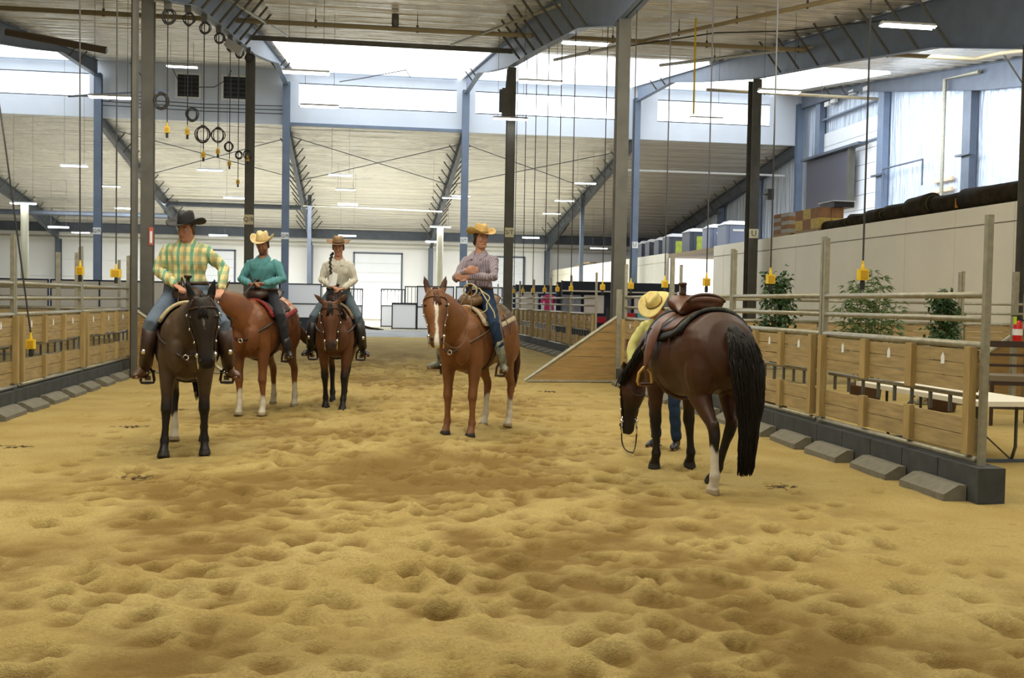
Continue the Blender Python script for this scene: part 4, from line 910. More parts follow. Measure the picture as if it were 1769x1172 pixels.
    for s in (1, -1):
        obj('eye', MB().ball(hp(.155, 1.05*s, .004), .019, nu=12, nv=8), eye, root, smooth=True)
        nz_ = hp(.565, .75*s, .009); obj('nostril', MB().ball(nz_, (.012, .012, .018), nu=8, nv=6), mat('nostril_dark', (.01, .008, .008), .7), root, smooth=True)
    # hair
    hairm = mat('hair_%d' % len(MATS), hair, .62, nz=.4, ns=40, spec=.3)
    rs = random.Random(len(MATS))
    def strands(name, roots, ends, mids, n, r, m=hairm):
        b = MB()
        for k in range(n):
            t = rs.random(); a = roots(t); c_ = ends(t); md = mids(t, a, c_); j = lambda q: Vector([rs.gauss(0, q) for _ in range(3)])
            e = j(1).normalized()
            m1 = md+e*r*1.2+j(r*.3); e2 = c_+e*r*1.0+j(r*.45); a2 = a+e*r*.35
            q = []
            for i in range(8):
                w_ = i/7; q.append(a2*(1-w_)**2+m1*2*w_*(1-w_)+e2*w_*w_+j(.003))
            b.tube(q, [.009*(1-.55*i/7)+.001 for i in range(8)], 3)
        return obj(name, b, m, root, smooth=True)
    if tail:
        t0 = Vector((-.87, 0, 1.36)); 
        pts_ = [t0]+[Vector(p) for p in tail]
        b = MB().tube([pts_[0]+Vector((.05, 0, .02)), pts_[0], lerp3(pts_[0], pts_[1], .5), pts_[1]], [.05, .048, .05, .03], 10)
        # smooth guide
        def guide(w_):
            k = w_*(len(pts_)-1); i = min(int(k), len(pts_)-2); f_ = k-i
            p0, p1, p2, p3 = pts_[max(i-1, 0)], pts_[i], pts_[i+1], pts_[min(i+2, len(pts_)-1)]
            return .5*((2*p1)+(p2-p0)*f_+(2*p0-5*p1+4*p2-p3)*f_**2+(3*p1-p0-3*p2+p3)*f_**3)
        for k in range(tail_n):
            a = rs.uniform(0, 2*PI); rr_ = math.sqrt(rs.random()); st = rs.random()*.45; L = rs.uniform(.66, 1.0)
            q = []
            for i in range(12):
                w_ = st+(1-st)*i/11*L; w_ = min(w_, 1); sp = tail_w*math.sin(min(1, w_*1.2+.10)*PI*.8)**.7*(1-.35*w_**4)
                q.append(guide(w_)+Vector((math.cos(a)*rr_*sp*.6, math.sin(a)*rr_*sp, rs.gauss(0, .004)))+Vector([rs.gauss(0, .004) for _ in range(3)]))
            b.tube(q, [.0068*(1-.75*i/11)+.001 for i in range(12)], 3, flat=1.0)
        obj('tail', b, hairm, root, smooth=True)
    if mane:
        crest = lambda t: lerp3(nd[1][0], poll, t)+(Vector((0, 0, 1))-((nd[3][0]-nd[1][0]).normalized())*((nd[3][0]-nd[1][0]).normalized().z)).normalized()*float(np.interp(t, [0, .5, 1], [.235, .165, .055]))
        ms = mane_side
        strands('mane', lambda t: crest(t), lambda t: crest(t)+Vector((0, ms*.15, -.20)), lambda t, a, c_: a+Vector((0, ms*.09, .02)), 170, .022)
        strands('forelock', lambda t: poll+hs*rs.uniform(-.03, .03)+fn*.02-hd*.02, lambda t: poll+hd*.17+fn*.06+hs*rs.uniform(-.05, .05), lambda t, a, c_: (a+c_)/2+fn*.04, 40, .012)
    return dict(root=root, hp=hp, poll=poll, hd=hd, fn=fn, hs=hs, sc=sc, pos=pos, ang=ang, muz=muz, hairm=hairm, nd=nd, fat=fat)
def sub(h, name, label, cat, group=None):
    o = thing(name, label, cat, (h['pos'][0], h['pos'][1], 0), h['ang'], group); o.scale = (h['sc'],)*3; return o
leather = lambda n, c: mat('leather_'+n, c, .4, 0, .35, 18, .001, 80)
chrome = mat('silver_fitting', (.75, .72, .66), .22, 1.0)
def drape(x0, x1, t0, t1, off, th, nx=12, nt=20, fat=1.0, wav=0.0, xf=None):
    """curved pad following the barrel"""
    v = []; n = 0
    for L_ in (0, th):
        for i in range(nx+1):
            for j in range(nt+1):
                x = x0+(x1-x0)*i/nx; a = t0+(t1-t0)*j/nt
                if xf: x += xf(a)
                p = body_pt(x, a, off+L_+wav*math.sin(9*a+5*x)); p.y *= (1 if fat == 1 else fat); v.append(p)
    W = nt+1; N = (nx+1)*W; f = []
    for i in range(nx):
        for j in range(nt):
            a = i*W+j; f += [(a, a+1, a+W+1, a+W), (N+a, N+a+W, N+a+W+1, N+a+1)]
    for i in range(nx):
        for j in (0, nt): a = i*W+j; f.append((a, a+W, N+a+W, N+a+1-1))
    for j in range(nt):
        for i in (0, nx): a = i*W+j; f.append((a, a+1, N+a+1, N+a))
    return MB().add(v, f)
def saddle(h, label, lc, padc, pad_pat=None, rope=False, conch=True, stirrup_c=None, ps=(-.50, .33, 62), fenders_only=None, st_up=0, edge=None):
    o = sub(h, 'western_saddle', label, 'saddle'); fat = h['fat']
    lm = leather('%02x%02x%02x' % tuple(int(255*c**.4545) for c in lc), lc); dk = leather('dark%d' % int(lc[0]*1000), tuple(c*.45 for c in lc))
    pm = mat('pad_%d' % len(MATS), padc, .9, 0, .5, 16, .002, 60, col2=pad_pat)
    tm = R(ps[2])
    obj('saddle_pad', drape(ps[0], ps[1], -tm, tm, .012, .028, fat=fat), pm, o, smooth=True)
    if edge:
        obj('pad_border', drape(ps[1]-.045, ps[1]+.012, -tm*.98, tm*.98, .016, .034, 2, 22, fat=fat), mat('pad_edge_%d' % len(MATS), edge, .8, 0, .3, 20), o, smooth=True)
        for s in (-1, 1): obj('pad_border', drape(ps[0]-.005, ps[1]+.005, s*(tm-.13), s*(tm+.02), .018, .03, 12, 3, fat=fat), mat('pad_edge_%d' % len(MATS), edge, .8, 0, .3, 20), o, smooth=True)
    obj('skirt', drape(-.36, .24, -R(52), R(52), .042, .012, fat=fat, xf=lambda a: .03*abs(a)), lm, o, smooth=True)
    Z0 = .03
    obj('seat', MB().loft([((.28, 0, 1.50+Z0), .07, .03), ((.24, 0, 1.53+Z0), .12, .07), ((.19, 0, 1.56+Z0), .155, .085), ((.13, 0, 1.54+Z0), .12, .06), ((.02, 0, 1.49+Z0), .13, .04), ((-.10, 0, 1.49+Z0), .165, .04), ((-.20, 0, 1.52+Z0), .19, .045), ((-.265, 0, 1.565+Z0), .19, .06), ((-.30, 0, 1.59+Z0), .175, .05), ((-.32, 0, 1.58+Z0), .14, .03)], 20), lm, o, smooth=True)
    obj('cantle_binding', MB().tube([(-.30+.035*math.cos(a)*0-.0*a, .185*math.sin(a), 1.555+Z0+.085*math.cos(a)) for a in np.linspace(-1.35, 1.35, 13)], .014, 8), dk, o, smooth=True)
    obj('horn', MB().lathe([(.035, 0), (.022, .03), (.020, .07), (.024, .085), (.040, .095), (.042, .11), (.030, .118)], (.205, 0, 1.635+Z0), 14), dk, o, smooth=True)
    for s in (-1, 1):
        if fenders_only and s not in fenders_only: continue
        F_ = [((-.0, s*.17, 1.50), .05, .012), ((.01, s*.27*fat, 1.38), .09, .012), ((.03, s*.325*fat, 1.20), .115, .011), ((.06, s*.345*fat, 1.02), .085, .011), ((.08, s*.352*fat, .90), .035, .011), ((.085, s*.355*fat, .84), .03, .012)]
        F_ = [((p[0], p[1], p[2]+st_up*(1.5-p[2])/.66), a_, b_) for p, a_, b_ in F_]
        f_ = obj('fender', MB().loft(F_, 12, side=(1, 0, 0)), lm, o, smooth=True)
        yy = s*.357*fat; bx_ = .09
        sp = [(bx_-.012, yy, .85), (bx_-.055, yy, .80), (bx_-.068, yy, .72), (bx_-.06, yy, .695), (bx_, yy, .69), (bx_+.06, yy, .695), (bx_+.068, yy, .72), (bx_+.055, yy, .80), (bx_+.012, yy, .85)]
        sp = [(bx_+(p[0]-bx_)*.2, yy+(p[0]-bx_)*.95*s, p[2]) if not h.get('side_st') else p for p in sp]
        sp = [(p[0], p[1], p[2]+st_up) for p in sp]
        st = obj('stirrup', MB().tube(sp+[sp[0]], .014, 8, cap=False), stirrup_c or dk, o, smooth=True)
        obj('tread', MB().box((bx_, yy, .697+st_up), (.11, .11, .02)), dk, st)
        if conch:
            for zc in (1.0, .9): obj('concho', MB().lathe([(.001, -.004), (.022, -.002), (.018, .006), (.001, .010)], n=12), chrome, o, loc=(.07, s*(.372 if zc > .95 else .376)*fat, zc), rot=(R(90)*-s, 0, 0), smooth=True) if st_up == 0 else None
    g = MB().tube([body_pt(.12, a, .012) for a in np.linspace(R(50), R(310), 26)], .022, 6)
    obj('girth', g, dk, o, smooth=True)
    for s in (-1, 1):
        obj('breast_collar', MB().tube([body_pt(.20, s*1.15, .03), body_pt(.38, s*1.35, .04), body_pt(.55, s*1.45, .05)+Vector((0, 0, -.01)), Vector((.725, s*.06, 1.0)), Vector((.74, 0, .985))], .015, 7), dk, o, smooth=True)
        for a in (-.24, -.02): obj('saddle_string', MB().tube([body_pt(a, s*.75, .065), body_pt(a-.01, s*1.2, .06), body_pt(a-.02, s*1.45, .05)], .006, 4), dk, o)
    obj('breast_ring', MB().tube([(.75, .025*math.cos(a), .985+.025*math.sin(a)) for a in np.linspace(0, 2*PI, 12)], .006, 6), chrome, o, smooth=True)
    return o
def bridle(h, label, c, rein_to, rein2=None, mid=None, cat='bridle'):
    o = sub(h, 'bridle', label, cat); hp = h['hp']; lm = leather('bridle%d' % int(c[0]*1000), c)
    crown = [hp(u, a, .008) for u, a in ((.47, 1.75), (.36, 1.5), (.22, 1.55), (.08, 1.5), (-.01, 1.1))]+[h['poll']-h['hd']*.02-h['fn']*.06]+[hp(u, a, .008) for u, a in ((-.01, -1.1), (.08, -1.5), (.22, -1.55), (.36, -1.5), (.47, -1.75))]
    obj('headstall', MB().tube(crown, .011, 6), lm, o, smooth=True)
    obj('browband', MB().tube([hp(.07, a, .006) for a in np.linspace(-1.5, 1.5, 11)], .009, 6), lm, o, smooth=True)
    obj('throat_latch', MB().tube([hp(.05, 1.6, .008), h['poll']+h['hd']*.18-h['fn']*.20+h['hs']*.05, h['poll']+h['hd']*.19-h['fn']*.215, h['poll']+h['hd']*.18-h['fn']*.20-h['hs']*.05, hp(.05, -1.6, .008)], .007, 5), lm, o, smooth=True)
    ends = []
    for s in (1, -1):
        b = hp(.50, 1.9*s, .012); ends.append(b-h['fn']*.03+h['hd']*.05)
        obj('bit_shank', MB().tube([b-h['hd']*.05, b, b+h['hd']*.06-h['fn']*.02, b+h['hd']*.12-h['fn']*.05], .008, 6), chrome, o, smooth=True)
        obj('bit_ring', MB().ball(b, .022, nu=10, nv=6), chrome, o, smooth=True)
        for u in (.12, .25, .38): obj('buckle', MB().ball(hp(u, 1.55*s, .016), (.012, .012, .014), nu=8, nv=6), chrome, o, smooth=True)
    rm = leather('rein%d' % int(c[0]*1000), tuple(q*.8 for q in c))
    for k, s in ((0, 1), (1, -1)):
        e = Vector(rein_to if k == 0 else (rein2 or rein_to)); a = ends[k]
        m = Vector(mid[k]) if mid else (a+e)/2-Vector((0, 0, .22))
        q = [a*(1-t)**2+m*2*t*(1-t)+e*t*t for t in np.linspace(0, 1, 14)]
        obj('rein', MB().tube(q, .008, 5), rm, o, smooth=True)
    return o
def ang_of(d): return math.atan2(d[1], d[0])
H1 = horse('dark brown horse facing the camera at left, white sock on a hind leg', (-1.76, 11.05), ang_of((.13, -.99)), 1.0, (.085, .054, .031), (1.02, .15, 1.53), (1.13, .20, .93),
           feet=((-.04, .02), (.06, -.05), (.10, .00), (-.05, .0)), socks=(0, 0, 0, .30), blaze=[0, .0, .010, 0, 0, 0], points=True, tail=[(-.93, .02, 1.1), (-.90, .06, .75), (-.86, .10, .42)], fat=1.08, mane_side=1, ears=.05, tail_w=.08, dark_head=True)
H2 = horse('chestnut horse with four white socks carrying the rider in teal', (-1.35, 14.63), ang_of((-.27, -.96)), 1.02, (.20, .075, .028), (1.0, -.22, 1.60), (1.30, -.50, 1.18),
           feet=((-.02, .03), (.04, .05), (-.10, .05), (-.32, -.03)), socks=(.30, .34, .34, .34), hair=(.16, .07, .03), tail=[(-1.0, .03, 1.2), (-1.15, .25, .92), (-1.3, .50, .64)], head_side=(.6, .8, 0), mane_side=-1, tail_w=.11, fat=1.03, neck_mid=(.72, -.05, 1.42))
H3 = horse('bay horse with lowered head carrying the rider in the pale shirt', (-.35, 15.35), ang_of((-.06, -1)), 1.0, (.14, .055, .024), (.98, -.02, 1.50), (1.10, .0, .90),
           feet=((.10, -.03), (-.28, .02), (-.1, -.12), (.1, .05)), points=True, tail=[(-.98, .08, 1.24), (-1.05, .30, 1.14), (-1.1, .60, 1.10)], tail_w=.10, tail_n=110, ears=.9, hair=(.02, .014, .01), fat=.95)
H4 = horse('red chestnut horse with a white blaze, turned half towards the camera', (1.365, 12.5), ang_of((-.50, -.867)), 1.0, (.235, .097, .036), (1.10, -.02, 1.66), (1.33, .12, 1.08),
           feet=((.05, .02), (-.03, -.02), (.03, .03), (.12, .05)), socks=(.04, .06, .38, .40), blaze=[.0, .020, .024, .016, .018, .03], hair=(.14, .055, .025), tail=[(-.95, .05, 1.1), (-.93, .12, .75), (-.88, .10, .38)], head_side=(-.50, .867, 0), mane_side=-1, tail_w=.10, ears=.02)
H5 = horse('large dark bay horse seen from behind, head lowered, saddled without rider', (2.965, 9.19), ang_of((-.12, .993)), 1.0, (.062, .025, .012), (1.33, .03, .86), (1.42, .05, .30),
           feet=((-.02, -.03), (.02, -.10), (-.27, .02), (.25, .10)), socks=(0, 0, .40, 0), points=True, tail=[(-.97, -.02, 1.25), (-1.01, -.06, .95), (-1.00, -.08, .60), (-.97, -.07, .17)], tail_w=.145, tail_n=1300, hair=(.010, .007, .005), neck_mid=(.92, .01, 1.14), fat=1.13, rough=.46, mane=True, ears=-1)
brn = (.10, .045, .02); tan = (.36, .20, .08); dkb = (.05, .022, .014)
saddle(H1, 'dark brown western saddle with cream pad under the woman in plaid', dkb, srgb(84, 66, 52), ps=(-.5, .34, 58), edge=srgb(206, 190, 148))
saddle(H2, 'dark western saddle on a red and cream striped pad', dkb, srgb(150, 60, 48), pad_pat=srgb(206, 186, 160), edge=srgb(140, 42, 40))
saddle(H3, 'dark brown western saddle under the rider in the pale shirt', dkb, srgb(92, 74, 60), edge=srgb(150, 130, 100))
saddle(H4, 'tan tooled western saddle with white-edged pad on the horse with the blaze', (.22, .12, .05), srgb(120, 104, 84), pad_pat=srgb(60, 54, 48), edge=srgb(196, 180, 150))
saddle(H5, 'empty brown western saddle with rawhide stirrup on the dark bay horse', (.13, .05, .024), srgb(34, 40, 40), pad_pat=srgb(84, 88, 80), stirrup_c=mat('rawhide', srgb(180, 140, 70), .5), edge=srgb(26, 30, 30), st_up=.15)
bridle(H1, 'dark leather bridle with long reins on the dark brown horse at left', dkb, (.16, -.06, 1.76), mid=((.75, .22, .95), (.62, -.20, .85)))
bridle(H2, 'dark bridle on the chestnut horse ridden by the man in teal', dkb, (.26, .02, 1.78))
bridle(H3, 'dark bridle on the bay horse with lowered head', dkb, (.30, .0, 1.76))
bridle(H4, 'tan bridle and looped reins on the horse with the white blaze', (.20, .10, .045), (.21, .02, 1.72), mid=((.85, .30, .82), (.9, -.25, .95)))
bridle(H5, 'dark bridle with dangling reins on the dark bay horse', dkb, (1.2, .06, .05), mid=((1.5, .1, .02), (1.45, -.08, .05)))
# lariat on the horn of the horse with the blaze
o = sub(H4, 'lariat', 'coiled pale rope looped over the saddle horn of the horse with the blaze', 'rope')
ropem = mat('rope_pale', srgb(190, 180, 138), .7)
q = []
for i in range(60):
    a = 2*PI*i/20; q.append((.22+.015*math.sin(i), .05+.11*math.cos(a)+.01*math.sin(i*1.3), 1.60+.0*a+.12*math.sin(a)))
obj('coil', MB().tube([(.255+.012*math.sin(i*.7), .085*math.cos(2*PI*i/22)+.02, 1.70+.075*math.sin(2*PI*i/22)) for i in range(100)], .0075, 5), ropem, o, smooth=True)
obj('draped_coil', MB().tube([(.20+.15*math.sin(i*.05), .03+.24*math.sin(2*PI*i/46)*1.0+.02*math.sin(i*.9), 1.56+.17*math.cos(2*PI*i/46)) for i in range(24)], .0075, 5), ropem, o, smooth=True)
obj('hanging_loop', MB().tube([(.24, .15, 1.70), (.28, .34, 1.45), (.24, .40, 1.1), (.2, .41, .92)], .008, 5), ropem, o, smooth=True)
# ================================================================ people
skin_m = {}
def hat(root, mtx, col, band, kind, a=.205, b=.175, crown=.125, lift=.055):
    v = []; nr, na = 5, 36
    for layer in (0, .006):
        for i in range(nr+1):
            for j in range(na):
                t = i/nr; an = 2*PI*j/na; rx = .098+(a-.098)*t; ry = .080+(b-.080)*t
                y = ry*math.sin(an); x = rx*math.cos(an); z = t*t*(kind['curl']*abs(math.sin(an))**2.2-kind['dip']*abs(math.cos(an))**2); y *= 1-.22*t*t*(kind['curl']/.08)*abs(math.sin(an))**2
                v.append((x, y, z+layer))
    N = (nr+1)*na; f = []
    for i in range(nr):
        for j in range(na):
            p, q, r_, s_ = i*na+j, i*na+(j+1) % na, (i+1)*na+(j+1) % na, (i+1)*na+j
            f += [(p, q, r_, s_), (N+p, N+s_, N+r_, N+q)]
    for j in range(na):
        f += [(nr*na+j, nr*na+(j+1) % na, N+nr*na+(j+1) % na, N+nr*na+j), (j, N+j, N+(j+1) % na, (j+1) % na)]
    mb = MB().add([mtx @ (Vector(p)+Vector((0, 0, lift))) for p in v], f)
    m = mat('hat_%d' % len(MATS), col, .75, 0, .2, 14, .0015, 120)
    o = obj('hat', mb, m, root, smooth=True)
    v = []; prof = [(1.02, 0), (1.0, .03), (.97, .07), (.90, .10), (.78, .118), (.55, .125), (.28, .123), (.01, .12)]
    for s, z in prof:
        for j in range(na):
            an = 2*PI*j/na; x = .099*s*math.cos(an); y = .081*s*math.sin(an)
            if s > .5 and z > .04: y *= 1-kind.get('pinch', .15)*max(0, math.cos(an))*(z/.12)
            zz = z*crown/.125
            if z > .08: zz -= kind.get('dent', .03)*math.exp(-(y/.028)**2)*(1 if z > .11 else .4)
            v.append((x, y, zz+.004))
    f = [(i*na+j, i*na+(j+1) % na, (i+1)*na+(j+1) % na, (i+1)*na+j) for i in range(len(prof)-1) for j in range(na)]+[tuple(range((len(prof)-1)*na, len(prof)*na))]
    obj('crown', MB().add([mtx @ (Vector(p)+Vector((0, 0, lift))) for p in v], f), m, o, smooth=True)
    v = []
    for z in (.006, .024):
        for j in range(na): an = 2*PI*j/na; v.append((.1035*math.cos(an), .0855*math.sin(an), z))
    obj('hat_band', MB().add([mtx @ (Vector(p)+Vector((0, 0, lift))) for p in v], [(j, (j+1) % na, na+(j+1) % na, na+j) for j in range(na)]), mat('band_%d' % len(MATS), band, .5), o, smooth=True)
def person(label, loc, ang, sp, sc=1.0):
    """figure in a local frame (+X the way the trunk faces, +Y its left, Z up)"""
    root = thing('person', label, 'person', (loc[0], loc[1], 0), ang); root.scale = (sc,)*3
    g = sp.get('girth', 1.0); hip = Vector(sp['hip']); lean = sp.get('lean', 0); up = Vector((math.sin(lean), sp.get('tilt', 0), math.cos(lean))).normalized()
    fwd = Vector((math.cos(lean), 0, -math.sin(lean)))
    T = lambda d, f_=0: hip+up*d+fwd*f_
    sw = sp.get('sw', .19)
    tor = [(-.06, 0, .15, .12), (.0, 0, .175, .135), (.10, 0, .160, .122), (.20, .0, .148, .112), (.30, .01, .160, .118), (.38, .015, .178, .124), (.42, .01, .19, .115), (.465, .0, sw-.035, .09), (.50, -.005, .085, .068), (.53, 0, .058, .056)]
    gg = lambda d: (1+(g-1)*(1 if d < .38 else .5))
    neck_h = .67; head = T(.70, .02)+Vector(sp.get('head_off', (0, 0, 0)))
    hy, hpz = sp.get('head', (0, 0)); HM = Matrix.Rotation(math.atan2(fwd.y, fwd.x)+hy, 3, 'Z') @ Matrix.Rotation(hpz, 3, 'Y') @ Matrix.Rotation(sp.get('head_roll', 0), 3, 'X')
    Hd = lambda x, y, z: head+HM @ Vector((x, y, z))
    M4 = Matrix.Translation(head) @ HM.to_4x4()
    body = MB()
    body.loft([(T(d, f_), a*gg(d)*.92, b*gg(d)*.92) for d, f_, a, b in tor], 20)
    body.tube([T(.49), T(.56), lerp3(T(.61), Hd(-.02, 0, -.08), .6), Hd(-.01, 0, -.04)], [q_*sp.get('neck', 1.0) for q_ in (.07, .060, .056, .058)], 12)
    hsec = [(-.13, .034, .022, .030), (-.115, .036, .045, .048), (-.085, .020, .057, .070), (-.05, .010, .066, .085), (-.01, .002, .072, .094), (.04, -.004, .075, .098), (.08, -.008, .068, .090), (.11, -.010, .045, .06), (.122, -.010, .015, .02)]
    hsec = [(z_, x_, a_*sp.get('hw', 1.0), b_) for z_, x_, a_, b_ in hsec]
    body.loft([(Hd(x, 0, z), a, b, HM @ Vector((0, 0, 1))) for z, x, a, b in hsec], 20, side=HM @ Vector((0, 1, 0)))
    body.loft([(Hd(.088, 0, .018), .008, .010), (Hd(.104, 0, -.012), .010, .012), (Hd(.112, 0, -.034), .016, .014), (Hd(.10, 0, -.045), .012, .008)], 8, side=HM @ Vector((0, 1, 0)))
    for s in (1, -1):
        body.ball(Hd(-.005, .075*s, -.005), (.014, .010, .030), HM); body.ball(Hd(.068, .036*s, -.028), (.026, .022, .02), HM); body.ball(Hd(.083, .032*s, .022), (.014, .022, .007), HM)
    body.ball(Hd(.092, 0, -.068), (.010, .024, .007), HM); body.ball(Hd(.082, 0, -.098), (.018, .02, .016), HM)
    arms = {}
    for s, key in ((1, 'L'), (-1, 'R')):
        A = sp['arm'+key]; sh = T(.440, .0)+Vector((0, s*(sw-.015), 0)); el = Vector(A[0]); wr = Vector(A[1]); hdn = Vector(A[2]).normalized(); pn = Vector(A[3]) if len(A) > 3 else Vector((0, 0, -1))
        body.loft([(sh, .05, .055), (lerp3(sh, el, .5), .043, .045), (el, .038, .038), (lerp3(el, wr, .35), .037, .037), (wr, .025, .021)], 12)
        # hand: palm, four fingers, thumb
        pn = (pn-hdn*pn.dot(hdn)).normalized(); sd = hdn.cross(pn).normalized()*s
        body.loft([(wr-hdn*.02, .026, .02), (wr+hdn*.03, .036, .016), (wr+hdn*.075, .042, .015), (wr+hdn*.095, .038, .013)], 12, side=sd)
        curl = A[4] if len(A) > 4 else .9
        for k, (off, L) in enumerate(((-.031, .068), (-.0105, .078), (.0105, .073), (.031, .058))):
            p = wr+hdn*.088+sd*off; q = [p-hdn*.02]; d = hdn.copy(); ax = d.cross(pn)
            for j, seg in enumerate((.42, .33, .25)):
                q.append(q[-1]+d*(L*seg+(.02 if j == 0 else 0))); d = (Matrix.Rotation(curl*(.55+.2*j), 3, ax) @ d)
            body.tube(q+[q[-1]+d*.012], [.0105, .0105, .010, .009, .007], 8)
        th = [wr+hdn*.025-sd*.028, wr+hdn*.05-sd*.05+pn*.012, wr+hdn*.078-sd*.052+pn*.026, wr+hdn*.10-sd*.042+pn*.034]
        body.tube(th, [.015, .0125, .011, .009], 8)
        arms[key] = (sh, el, wr)
    legs = {}
    for s, key in ((1, 'L'), (-1, 'R')):
        kn, an, toe = [Vector(p) for p in sp['leg'+key]]; hj = hip+Vector((0, s*.095, -.02))
        body.loft([(hj, .08, .08), (lerp3(hj, kn, .5), .066, .07), (kn, .048, .05), (lerp3(kn, an, .35), .046, .05), (an, .032, .034)], 12)
        body.loft([(an, .034, .036), (lerp3(an, toe, .4)+Vector((0, 0, -.03)), .034, .026), (toe, .03, .018)], 10)
        legs[key] = (hj, kn, an, toe)
    me = remesh(body, .0062, 1, .4)
    sk = np.array(sp.get('skin', (.50, .27, .17)))
    Hn, Hx, Hz_, Hy_ = np.array(head), np.array(HM @ Vector((1, 0, 0))), np.array(HM @ Vector((0, 0, 1))), np.array(HM @ Vector((0, 1, 0)))
    def sc_(co):
        c = np.tile(sk, (len(co), 1)); r = co-Hn; x, y, z = r@Hx, r@Hy_, r@Hz_
        k = np.exp(-((z+.068)/.009)**2-(y/.026)**2)*(x > .07); c = c*(1-.6*k[:, None])+np.array((.32, .08, .06))*.6*k[:, None]
        k = np.exp(-((z-.026)/.006)**2-((np.abs(y)-.032)/.018)**4)*(x > .06); c *= (1-.75*k)[:, None]
        if sp.get('beard'):
            k = ((z < -.05) & (z > -.14) & (x > .03) & (np.abs(y) < .07) & ~((np.abs(z+.068) < .010) & (np.abs(y) < .026))); c[k] = c[k]*.38
        return c
    paint(me, sc_); m = mat('skin_%d' % len(MATS), (1, 1, 1), .5, attr='col', nz=.1, ns=20, spec=.35); me.materials.append(m); obj('body', me, None, root)
    for s in (1, -1):
        e = obj('eye', MB().ball(Hd(.079, .031*s, .006), (.013, .013, .010), HM, nu=10, nv=8), mat('eye_white', (.7, .68, .64), .25), root, smooth=True)
        obj('iris', MB().ball(Hd(.0905, .031*s, .005), (.004, .0062, .0062), HM, nu=8, nv=6), mat('iris_dark', (.03, .02, .012), .2), e, smooth=True)
    # hair
    hc = mat('person_hair_%d' % len(MATS), sp.get('hair', (.03, .018, .01)), .55, 0, .4, 60)
    hb = MB().loft([(Hd(-.022, 0, z), a, b, HM @ Vector((0, 0, 1))) for z, a, b in ((-.075, .045, .035), (-.06, .064, .062), (-.02, .077, .078), (.03, .081, .086), (.07, .078, .09), (.10, .05, .07))], 18, side=HM @ Vector((0, 1, 0)))
    for s in (1, -1): hb.loft([(Hd(.02, .072*s, .05), .012, .03), (Hd(.005, .078*s, .01), .010, .022), (Hd(-.01, .074*s, -.04), .012, .02)], 8, side=HM @ Vector((0, 1, 0)))
    if sp.get('bun'): hb.ball(Hd(-.10, 0, -.05), (.04, .045, .045), HM); hb.ball(Hd(-.085, .03*sp['bun'], -.08), (.03, .03, .045), HM)
    obj('hair', hb, hc, root, smooth=True)
    if sp.get('braid'):
        q = [Vector(p) for p in sp['braid']]; b = MB(); n = 13
        for i in range(n):
            t = i/(n-1)*(len(q)-1); k = min(int(t), len(q)-2); p = lerp3(q[k], q[k+1], t-k); b.ball(p+Vector((0, .007*(-1)**i, 0)), (.021-.0008*i, .022-.0008*i, .026), nu=10, nv=6)
        b.ball(q[-1]-Vector((0, 0, .03)), (.012, .012, .035)); obj('braid', b, hc, root, smooth=True)
    # shirt
    sh = MB(); bulk = sp.get('bulk', 1.0)
    sh.loft([(T(d, f_), a*gg(d)*1.05, b*gg(d)*1.08) for d, f_, a, b in tor[(1 if not sp.get('untuck') else 0):-2]]+[(T(.478, -.005), .10, .075), (T(.490, -.02), .05, .035)], 24)
    if sp.get('bust'): 
        for s in (1, -1): sh.ball(T(.36, .085)+Vector((0, s*.075, 0)), (.055*sp['bust'], .075, .07))
    for key, (s0, el, wr) in arms.items():
        s_ = 1 if key == 'L' else -1; d = (wr-el).normalized()
        sh.loft([(s0+Vector((0, -s_*.05, .0)), .07, .075), (s0+Vector((0, s_*.005, -.01)), .066*bulk, .07*bulk), (lerp3(s0, el, .5), .058*bulk, .062*bulk), (el, .052*bulk, .052*bulk), (lerp3(el, wr, .4), .052*bulk, .052*bulk), (lerp3(el, wr, .82), .040*bulk, .040*bulk), (wr-d*.012, .034, .032)], 16)
    sm = remesh(sh, .0095, 2, .5)
    n = len(sm.vertices); co = np.empty(n*3); sm.vertices.foreach_get('co', co); co = co.reshape(-1, 3); no = np.empty(n*3); sm.vertices.foreach_get('normal', no); no = no.reshape(-1, 3)
    x, y, z = co.T; fold = .0035*np.sin(38*z+9*np.sin(14*y+3)+7*x)+.003*np.sin(24*(x+y)-31*z)
    co += no*fold[:, None]; sm.vertices.foreach_set('co', co.ravel()); sm.update()
    shm = sp['shirt'](); sm.materials.append(shm); sm.name = 'shirt'; sho = obj('shirt', sm, None, root)
    col = MB()
    cv = []; nn_ = 15
    for i in range(nn_):
        a_ = R(28)+(2*PI-R(56))*i/(nn_-1); ca, sa = math.cos(a_), math.sin(a_)
        op = .034*max(0, ca)
        cv += [T(.492+.022*(1-ca)/2-op, .012+.098*ca)+Vector((0, .108*sa, 0)), T(.512+.02*(1-ca)/2-op, .01+.094*ca)+Vector((0, .094*sa, 0)), T(.552+.018*(1-ca)/2-op*1.2, .006+.068*ca)+Vector((0, .066*sa, 0))]
    col.add(cv, [(3*i+j, 3*i+j+1, 3*i+j+4, 3*i+j+3) for i in range(nn_-1) for j in (0, 1)])
    for s in (1, -1):
        col.add([T(.445, .125)+Vector((0, s*.020, 0)), T(.505, .092)+Vector((0, s*.040, 0)), T(.556, .03)+Vector((0, s*.068, 0)), T(.500, .070)+Vector((0, s*.112, 0)), T(.440, .136)+Vector((0, s*.074, 0))], [(0, 1, 2, 3, 4)])
    co_ = obj('collar', col, shm, sho); mdf = co_.modifiers.new('s', 'SOLIDIFY'); mdf.thickness = .006
